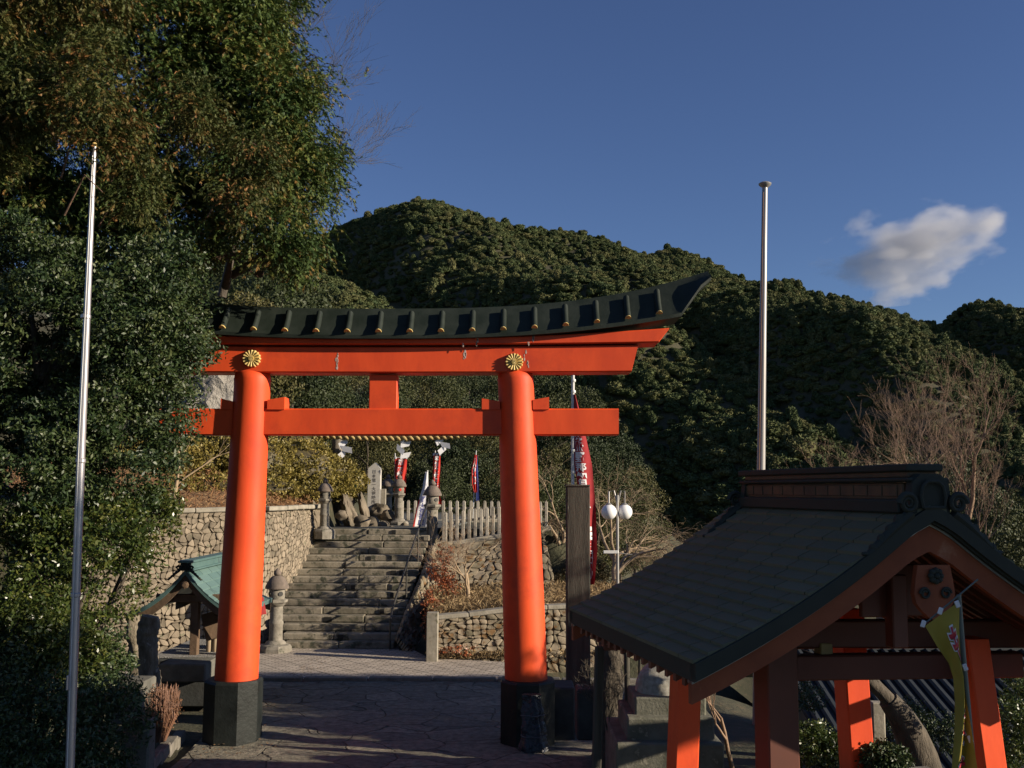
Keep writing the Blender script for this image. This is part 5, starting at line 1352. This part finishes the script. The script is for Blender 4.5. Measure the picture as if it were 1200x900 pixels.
# ---- glossy evergreen below
gt = thing('evergreen_tree', 'glossy leaved evergreen reaching over the left end of the torii beams', 'tree', (-5.9, 12.2, gzf(-5.9, 12.2)))
ells = [E(60, 420, 12, 120, 110, 1.2), E(150, 400, 12, 100, 90, 1.0), E(180, 325, 12.4, 62, 66, .8), E(190, 412, 12.2, 44, 40, .6), E(100, 330, 12.6, 120, 60, 1.0), E(20, 330, 12.2, 90, 80, 1.0), E(200, 378, 12.4, 24, 46, .5), E(232, 410, 12.9, 18, 6, .2), E(138, 480, 12, 42, 50, .7), E(160, 530, 12.2, 36, 42, .6),
        E(120, 540, 12, 90, 70, .9), E(40, 540, 11.8, 100, 80, 1.0), E(-60, 440, 12, 110, 150, 1.0), E(152, 470, 12.6, 18, 20, .35), E(175, 575, 12.5, 22, 30, .4), E(198, 345, 12.6, 12, 28, .4), E(118, 455, 12.6, 130, 120, 1.2), E(165, 370, 12.9, 85, 75, .9)]
leaf_cloud('crown', ells, 2300, 72, .17, .064, .027, m_glossy, gt, 13, 'broad', shell=.30, gap=-.06)
c0 = Vector((-5.9, 12.2, gzf(-5.9, 12.2) - .3)); paths = [([c0, c0 + Vector((.1, 0, 1.6)), c0 + Vector((.4, .1, 3.2)), c0 + Vector((.7, .1, 4.8))], [.22, .17, .11, .04])]
for e in ells:
    c = Vector(e[0]); s0 = Vector((-5.7, 12.25, max(1.0, min(4.6, c.z - .7)))); paths.append(([s0, s0.lerp(c, .5) + Vector((0, .1, .15)), c], [.05, .03, .010]))
trunk_tubes('trunk', paths, m_bark, gt)
# ---- lighter shrubs lower left
sb_ = thing('evergreen_shrub', 'yellow green leafy shrub under the glossy tree at the far left', 'shrub', (-5.3, 11.4, gzf(-5.3, 11.4)))
ells = [E(40, 650, 11.4, 80, 60, .7), E(120, 640, 11.8, 70, 50, .7), E(165, 640, 12.4, 30, 30, .4), E(110, 690, 11.9, 60, 40, .6), E(20, 730, 11, 60, 60, .6), E(-40, 620, 11.5, 90, 90, .8), E(60, 600, 12.2, 110, 50, .8), E(170, 610, 12.6, 40, 40, .5), E(70, 760, 11, 50, 40, .5)]
leaf_cloud('crown', ells, 1000, 58, .16, .060, .027, m_glossy2, sb_, 14, 'broad', shell=.3, gap=-.05)
paths = []
rs = random.Random(9); c0 = Vector((-5.3, 11.4, gzf(-5.3, 11.4) - .2))
for e in ells: c = Vector(e[0]); paths.append(([c0 + Vector((rs.uniform(-.2, .2), rs.uniform(-.2, .2), 0)), c0.lerp(c, .5) + Vector((rs.uniform(-.15, .15), -.1, .1)), c], [.05, .035, .012]))
trunk_tubes('trunk', paths, m_bark, sb_)
sb2 = thing('dark_shrub', 'dark low shrubs in deep shade along the bottom left corner', 'shrub', (-4.5, 10.2, 0))
ells = [E(40, 860, 10.2, 90, 70, .7), E(120, 850, 10.6, 50, 60, .5), E(100, 800, 11.6, 55, 45, .5), E(-30, 820, 10.4, 70, 80, .7), E(115, 770, 12.8, 34, 36, .45), E(20, 930, 9.8, 110, 60, .6)]
leaf_cloud('crown', ells, 1100, 40, .16, .055, .022, m_glossy, sb2, 15, 'broad', shell=.25)
# ---- brown clipped bush
bb = thing('dry_bush', 'clipped brown twiggy bush beside the kerb at lower left', 'bush', tuple(P(182, 860, 12.9)))
mb = MB(); rs = random.Random(6); b0 = P(182, 868, 12.95)
for k in range(420):
    a = rs.uniform(0, 6.28); rr = .26 * math.sqrt(rs.random()); x, y = math.cos(a) * rr, math.sin(a) * rr; h = .62 * rs.uniform(.75, 1.08)
    s0 = b0 + Vector((x * .5, y * .5, 0)); mb.tube([s0, s0 + Vector((x * .5, y * .5, h * .6)), b0 + Vector((x * 1.05 + rs.uniform(-.05, .05), y * 1.05, h))], [.006, .004, .002], 4, False)
mb.build('twigs', surf('red_brown_twig', (.24, .12, .07), (.15, .075, .045)), bb)
leaf_cloud('leaves', [((b0.x, b0.y, b0.z + .36), (.29, .26, .30))], 160, 14, .06, .03, .014, leafmat('brown_leaves', (.12, .06, .03), (.20, .10, .05), (.27, .15, .07), trans=.1), bb, 16, shell=.7)

# ---- hedge above the wall
hd = thing('olive_hedge', 'clipped olive yellow hedge on the bank above the retaining wall', 'hedge', tuple(P(330, 590, 27)))
ells = [E(235, 555, 25.5, 45, 40, 1.0), E(290, 545, 26, 55, 38, 1.1), E(345, 550, 27, 50, 34, 1.0), E(385, 560, 28, 38, 26, .9), E(412, 568, 29, 18, 18, .6), E(330, 524, 28.5, 54, 24, .9), E(265, 524, 28, 58, 32, 1.0), E(205, 545, 25, 40, 40, .9), E(372, 545, 29, 34, 20, .8), E(160, 560, 25, 50, 50, 1.0), E(250, 574, 24.3, 48, 16, .6), E(310, 574, 25, 46, 13, .6), E(362, 576, 26.5, 30, 12, .5), E(215, 578, 23.8, 30, 18, .6)]
leaf_cloud('foliage', ells, 5200, 34, .15, .085, .045, m_hedge, hd, 17, shell=.72)
core = MB()
for k, (c, r) in enumerate(ells): core.rock(c, 1, k, 3, .1, squash=(r[0] * .86, r[1] * .86, r[2] * .86))
core.build('inner_twigs', surf('olive_twigs', (.10, .08, .03), (.05, .04, .018), scale=9, bump=1), hd)
# dark round shrub at the wall top
ds = thing('dark_shrub', 'small dark green shrub at the right end of the olive hedge', 'shrub', tuple(P(408, 590, 28)))
leaf_cloud('crown', [E(408, 562, 28, 11, 14, .3), E(402, 556, 28, 8, 9, .25)], 120, 30, .09, .06, .03, m_glossy, ds, 18)

# ---- nearer wooded slope behind the shrine: individual evergreens
m_mid = leafmat('evergreen_foliage', (.020, .034, .012), (.045, .056, .017), (.10, .088, .028), rough=.6, trans=.08, spec=.3, rnd=True)
def crown_mid(seed, conic):
    r = np.random.default_rng(seed); V = []; F = []; T = []; n = 0; nb = 26
    for b in range(nb):
        h = r.uniform(.12, 1); rad = (1 - h) ** .6 * .42 + .04 if conic else .5 * math.sqrt(max(.05, 1 - (2 * h - 1) ** 2)) 
        a = r.uniform(0, 6.28); c = np.array([math.cos(a) * rad * .75, math.sin(a) * rad * .75, h]); s = r.uniform(.13, .22) * (1 if not conic else .8)
        k = 760; d = unit(r.normal(size=(k, 3))); C = c + d * s * (r.uniform(.3, 1.1, (k, 1)) ** .5) * np.array([1, 1, .7])
        D = unit(r.normal(size=(k, 3)) + np.array([0, 0, -.3])); W_ = unit(np.cross(D, r.normal(size=(k, 3))))
        V.append(kites(C, D, W_, np.full(k, .021) * r.uniform(.6, 1.4, k), np.full(k, .013))); T.append(np.clip(r.uniform(0, 1) * .7 + r.uniform(-.2, .3, k), 0, 1))
    V = np.concatenate(V); return V, np.arange(len(V)).reshape(-1, 4), np.concatenate(T)
def mid_tree_proto(seed, conic, label):
    t = thing('evergreen_tree', label, 'tree', (0, 0, 0), 0, 'evergreens on the slope behind the shrine')
    V, F, T = crown_mid(seed, conic); np_mesh('crown', V, F, m_mid, t, tint=T, local=True)
    mb = MB(); mb.tube([(0, 0, -.15), (.01, 0, .4), (0, .01, .9)], [.028, .018, .005], 7)
    for k in range(7): a = k * 2.4; mb.tube([(0, 0, .25 + k * .08), (math.cos(a) * .25, math.sin(a) * .25, .38 + k * .08)], [.010, .003], 4)
    mb.build('trunk', m_bark, t, local=True); return t
protos = [mid_tree_proto(31, False, 'x'), mid_tree_proto(32, False, 'x'), mid_tree_proto(33, True, 'x')]
rs = random.Random(12); spots = []
# (px, photo y of the crown top, depth, height m)
L1 = [(335, 452, 120, 9), (352, 446, 130, 10), (372, 440, 118, 10), (395, 438, 125, 11), (418, 436, 110, 10), (398, 470, 90, 8), (480, 438, 118, 10), (505, 436, 105, 10), (528, 440, 122, 11), (550, 446, 112, 9), (572, 440, 126, 11), (596, 452, 108, 9), (516, 476, 75, 8), (545, 486, 68, 7.5), (568, 478, 78, 8), (530, 520, 52, 5.5), (552, 540, 48, 4.8), (575, 510, 56, 6), (592, 530, 50, 5), (520, 560, 44, 3.6), (492, 545, 50, 4.5), (420, 492, 60, 6.5), (432, 500, 52, 5.6), (444, 470, 80, 9), (462, 455, 95, 9), (632, 440, 112, 10), (655, 446, 105, 10), (680, 468, 98, 9), (640, 480, 80, 8), (668, 500, 76, 8), (700, 505, 86, 8), (722, 530, 84, 7.5), (700, 545, 64, 6), (648, 530, 60, 6.5), (640, 570, 46, 5), (690, 575, 52, 4.5), (726, 565, 66, 6), (744, 560, 80, 7),
      (300, 290, 60, 9), (320, 330, 52, 9), (345, 318, 64, 8), (285, 350, 46, 8), (362, 345, 66, 8), (330, 400, 48, 7), (800, 560, 70, 8), (835, 540, 78, 9), (870, 520, 82, 9), (772, 600, 60, 6), (905, 500, 95, 10), (940, 470, 100, 11), (980, 470, 96, 10), (1030, 460, 90, 10), (1080, 470, 80, 10), (1130, 490, 70, 9), (1180, 500, 64, 9), (820, 500, 110, 10), (860, 470, 120, 11), (1000, 530, 60, 8), (1060, 540, 55, 8), (1120, 560, 48, 7), (1170, 600, 42, 6), (1210, 640, 30, 5), (1150, 680, 26, 4), (250, 440, 40, 4.5), (225, 400, 42, 6)]
WORDS = {}
for k, (px, py, Y, h) in enumerate([q for q in L1 if not (q[0] >= 770 and q[2] >= 58)]):
    top = P(px, py, Y); kd = rs.choice([0, 0, 1, 1, 2]); z0 = top.z - h
    where = ('above the beams at the left' if px < 380 and py < 430 else 'seen under the torii beams' if px < 620 else 'right of the right torii pillar' if px < 760 else 'above the pavilion roof')
    look = ('conical dark evergreen' if kd == 2 else 'round crowned evergreen' if kd == 0 else 'bushy evergreen')
    t = protos[kd] if (k in (0,)) and False else dup(protos[kd], (top.x, Y, z0), rs.uniform(0, 6.28), None, (h * rs.uniform(.75, 1.0) , h * rs.uniform(.75, 1.0), h))
    t['label'] = look + ' among its neighbours on the wooded slope ' + where; t['group'] = 'evergreens ' + where
    if kd: t['group'] = t['group'] + (', conical' if kd == 2 else ', bushy')
for p_ in protos:
    for c in list(kids(p_)): bpy.data.objects.remove(c)
    bpy.data.objects.remove(p_)

# ---- bare trees
bare_tree('big bare deciduous tree with pinkish twigs rising behind the pavilion ridge', P(1030, 600, 27) - Vector((0, 0, 3.6)), 2.75, .2, 6, 21, m_pbark, lean=(.0, 0, 1), spread=.8, kids_=3, up=.16)
bare_tree('bare deciduous tree at the right edge with a forked dark stem', P(1130, 640, 25) - Vector((0, 0, 2.6)), 2.7, .2, 6, 22, m_pbark, lean=(-.05, 0, 1), spread=.6, kids_=3, up=.16)
bare_tree('bare tree partly beyond the right edge of the view', P(1215, 640, 24) - Vector((0, 0, 2.4)), 2.6, .18, 6, 24, m_pbark, lean=(-.1, 0, 1), spread=.6, kids_=3, up=.16)
bare_tree('weeping bare tree with pale arching twigs behind the twin globe lamp', P(735, 700, 24.6) - Vector((0, 0, .6)), 1.75, .13, 5, 25, m_tbark, lean=(0, 0, 1), spread=.95, kids_=4, up=.22, droop=.55)
bare_tree('weeping bare tree left of the lamp behind the timber post', P(652, 680, 26.6) - Vector((0, 0, .3)), 1.5, .12, 5, 26, m_tbark, lean=(0, 0, 1), spread=.9, kids_=3, up=.2, droop=.55)
bare_tree('small bare shrub tree with forked trunk on the leafy bank right of the stairs', P(548, 718, 22.6), .85, .06, 5, 27, m_tbark, lean=(.15, 0, 1), spread=.75, kids_=3, up=.08)
bare_tree('second small bare shrub tree leaning left on the leafy bank', P(540, 716, 23.2), .8, .045, 4, 28, m_pbark, lean=(-.45, 0, 1), spread=.7, kids_=3, up=.08)
bare_tree('bare branches leaning out of the red earth below the olive hedge', P(190, 622, 20.2), 1.1, .07, 4, 29, m_tbark, lean=(.7, 0, 1), spread=.6, kids_=2, up=.12)
bare_tree('leafless tree whose fine twigs show beyond the cedar against the sky', P(262, 290, 20) - Vector((0, 0, 1)), 2.3, .09, 6, 30, m_bark, lean=(.35, 0, 1), spread=.5, kids_=3, up=.1)
bare_tree('dry thin stemmed shrub under the pavilion eave beside the grey pole', P(862, 925, 13.0), 1.0, .035, 5, 33, m_pbark, lean=(0, 0, 1), spread=.5, kids_=3, up=.2)
bare_tree('dark twiggy shrub at the foot of the stump', P(718, 880, 12.3), .42, .016, 5, 34, m_bark, lean=(0, 0, 1), spread=.6, kids_=3, up=.15)
# gnarled tree under the pavilion
bare_tree('gnarled mossy tree trunk visible beneath the pavilion roof', P(1082, 915, 12.8), 1.1, .27, 5, 35, m_bark, lean=(.02, 0, 1), spread=.7, kids_=2, up=.05)
# green bushes under the pavilion
for k, (ex, lab, mt) in enumerate((([E(950, 872, 12.2, 30, 26, .4), E(975, 880, 12.2, 22, 20, .35)], 'low yellow green bush under the pavilion between two posts', m_glossy2),
                                   ([E(1185, 860, 11.5, 30, 40, .5), E(1205, 820, 12, 22, 30, .4)], 'green bush at the right edge under the pavilion eave', m_glossy2),
                                   ([E(1035, 888, 9.8, 22, 14, .2)], 'dark spiky foliage above the basin under the pavilion', m_glossy),
                                   ([E(930, 815, 14.5, 34, 18, .5), E(1062, 846, 14.2, 30, 26, .5), E(1120, 858, 13.8, 30, 24, .5)], 'dark evergreen scrub farther back beneath the pavilion before the tiled roof', m_glossy))):
    t = thing('bush', lab, 'bush', ex[0][0]); leaf_cloud('crown', ex, 260, 34, .10, .045, .02, mt, t, 40 + k, shell=.3)
for k, (ex, lab) in enumerate((([E(688, 672, 26.5, 24, 20, .6), E(662, 686, 25.8, 18, 16, .5)], 'brown green scrub on the slope behind the timber post'), ([E(728, 700, 26, 26, 16, .6), E(752, 696, 26.5, 24, 14, .6)], 'brown green scrub at the foot of the weeping tree by the lamp'), ([E(648, 640, 27.5, 12, 30, .5)], 'narrow scrub beside the right end of the terrace wall'))):
    t = thing('bush', lab, 'bush', ex[0][0]); leaf_cloud('crown', ex, 420, 30, .16, .09, .03, m_scrub, t, 80 + k, shell=.3)
# red ivy on the stair cheek
iv = thing('red_ivy', 'orange red ivy spilling over the rubble beside the stairs', 'ivy', tuple(P(515, 740, 21.6)))
ells = [E(515, 672, 22.6, 13, 20, .22), E(507, 712, 21.6, 12, 24, .22), E(522, 650, 23.2, 10, 12, .2), E(503, 738, 21.3, 9, 14, .2), E(528, 690, 22.8, 8, 20, .2), E(540, 762, 20.5, 22, 6, .10)]
leaf_cloud('leaves', ells, 260, 16, .10, .050, .030, leafmat('red_leaves', (.16, .09, .04), (.34, .10, .04), (.50, .16, .06), trans=.2), iv, 50, shell=.3)
# dry grass and leaf litter, countless
def litter(name, label, fx, n, L, W, mat, seed, kindn='leaf litter'):
    r = np.random.default_rng(seed); C = fx(r, n); D = unit(r.normal(size=(n, 3)) + np.array([0, 0, .3])); Wd = unit(np.cross(D, r.normal(size=(n, 3))))
    o = np_mesh(name, kites(C, D, Wd, L * r.uniform(.5, 1.4, n), W * r.uniform(.6, 1.3, n)), np.arange(4 * n).reshape(-1, 4), mat, tint=r.uniform(0, 1, n)); return tag(o, label, kindn, kind='stuff')
m_dry = leafmat('dry_grass', (.16, .11, .05), (.28, .19, .09), (.38, .28, .15), rough=.8, trans=.15)
def f1(r, n):
    u = r.uniform(0, 1, n); v = r.uniform(0, 1, n) ** 1.0; ax_ = np.interp(u, [0, .3, .6, .8, 1], [p[0] for p in lt]); ay = np.interp(u, [0, .3, .6, .8, 1], [p[1] for p in lt]) + .25; az = np.interp(u, [0, .3, .6, .8, 1], [p[2] for p in lt])
    return np.stack([ax_ * (1 - v) + np.interp(u, [0, 1], [-2.0, 3.2]) * v, ay * (1 - v) + 25.1 * v, az * (1 - v) + .95 * v + r.uniform(0, .22, n)], 1)
litter('dry_grass', 'dry tan grass and leaf litter over the bank between the two right walls', f1, 9000, .16, .018, m_dry, 60, 'grass')
def f2(r, n):
    s = r.uniform(0, 1, n); v = r.uniform(-.02, 1, n); ss_ = np.linspace(0, 1, len(wt)); x = np.interp(s, ss_, [p[0] for p in wt]); y = np.interp(s, ss_, [p[1] for p in wt]); return np.stack([x - v * 2.4, y + .15 + v * 2.0, 2.9 + v * 1.0 + r.uniform(-.02, .18, n)], 1)
litter('dry_bank_grass', 'russet dead grass on the bank between wall and olive hedge', f2, 6000, .13, .02, leafmat('russet_grass', (.16, .07, .03), (.27, .13, .05), (.34, .21, .09), rough=.8, trans=.15), 61, 'grass')
m_fall = leafmat('fallen_leaves', (.14, .07, .03), (.24, .14, .06), (.10, .08, .05), rough=.7, trans=0)
def f3(r, n):
    e = r.uniform(0, 1, n); x = -3.9 + 6.0 * r.uniform(0, 1, n); y = 11.8 + 9 * r.uniform(0, 1, n); x = np.where(e < .5, -3.9 + np.abs(r.normal(0, .35, n)), x)
    return np.stack([x, y, .035 + fbm(x * 1.6, y * 1.9, 4) * .07 * (y < 18.3)], 1)
r = np.random.default_rng(62); n = 700; C = f3(r, n); an = r.uniform(0, 6.28, n); D = np.stack([np.cos(an), np.sin(an), r.uniform(-.2, .2, n)], 1); Wd = unit(np.cross(D, np.array([0, 0, 1.0])))
tag(np_mesh('fallen_leaves', kites(C, D, Wd, np.full(n, .05), np.full(n, .028)), np.arange(4 * n).reshape(-1, 4), m_fall, tint=r.uniform(0, 1, n)), 'scattered fallen leaves and twigs on the flagstones', 'leaf litter', kind='stuff')
# weeds along the walls
def f4(r, n):
    u = r.uniform(0, 1, n); return np.stack([np.interp(u, [0, .3, .6, .8, 1], [p[0] for p in lb]) , np.interp(u, [0, .3, .6, .8, 1], [p[1] for p in lb]) - r.uniform(.02, .18, n), r.uniform(0, .14, n)], 1)
litter('wall_weeds', 'tan weeds and dead leaves along the foot of the low right wall', f4, 1500, .10, .015, m_dry, 63, 'weeds')

# ---- unseen trees added at right so crowns shade the near ground and pavilion gable
def shade_tree(label, x, y, h, cz, rr, seed, n=900, trunk=.22):
    z0 = 0.0; t = thing('evergreen_tree', label, 'tree', (x, y, z0)); rs = random.Random(seed); ee = []
    for k in range(9):
        a = rs.uniform(0, 6.28); q = rr * rs.uniform(.1, .65); ee.append(((x + math.cos(a) * q, y + math.sin(a) * q, cz + rs.uniform(-.35, .5) * rr), (rr * .5, rr * .5, rr * .36)))
    leaf_cloud('crown', ee, n, 60, .30, .12, .06, m_glossy, t, seed, shell=.2)
    trunk_tubes('trunk', [([Vector((x, y, -1)), Vector((x + .1, y, cz * .5)), Vector((x, y + .1, cz + rr * .3))], [trunk, trunk * .8, trunk * .3])] + [([Vector((x, y, cz - rr * .4)), Vector(e[0])], [trunk * .35, .03]) for e in ee], m_bark, t)
SHADE = [('third tall evergreen far out of view to the right', 18.5, 2.2, 11, 8.7, 2.1, 73, 900),
         ('broad evergreen standing out of view to the right of the pavilion', 11.2, 4.7, 8, 6.1, 2.0, 71, 700),
         ('second evergreen out of view beyond the tiled house to the right', 13.2, 12.2, 8, 4.4, 2.5, 72, 1100)]
for a in SHADE: shade_tree(*a)
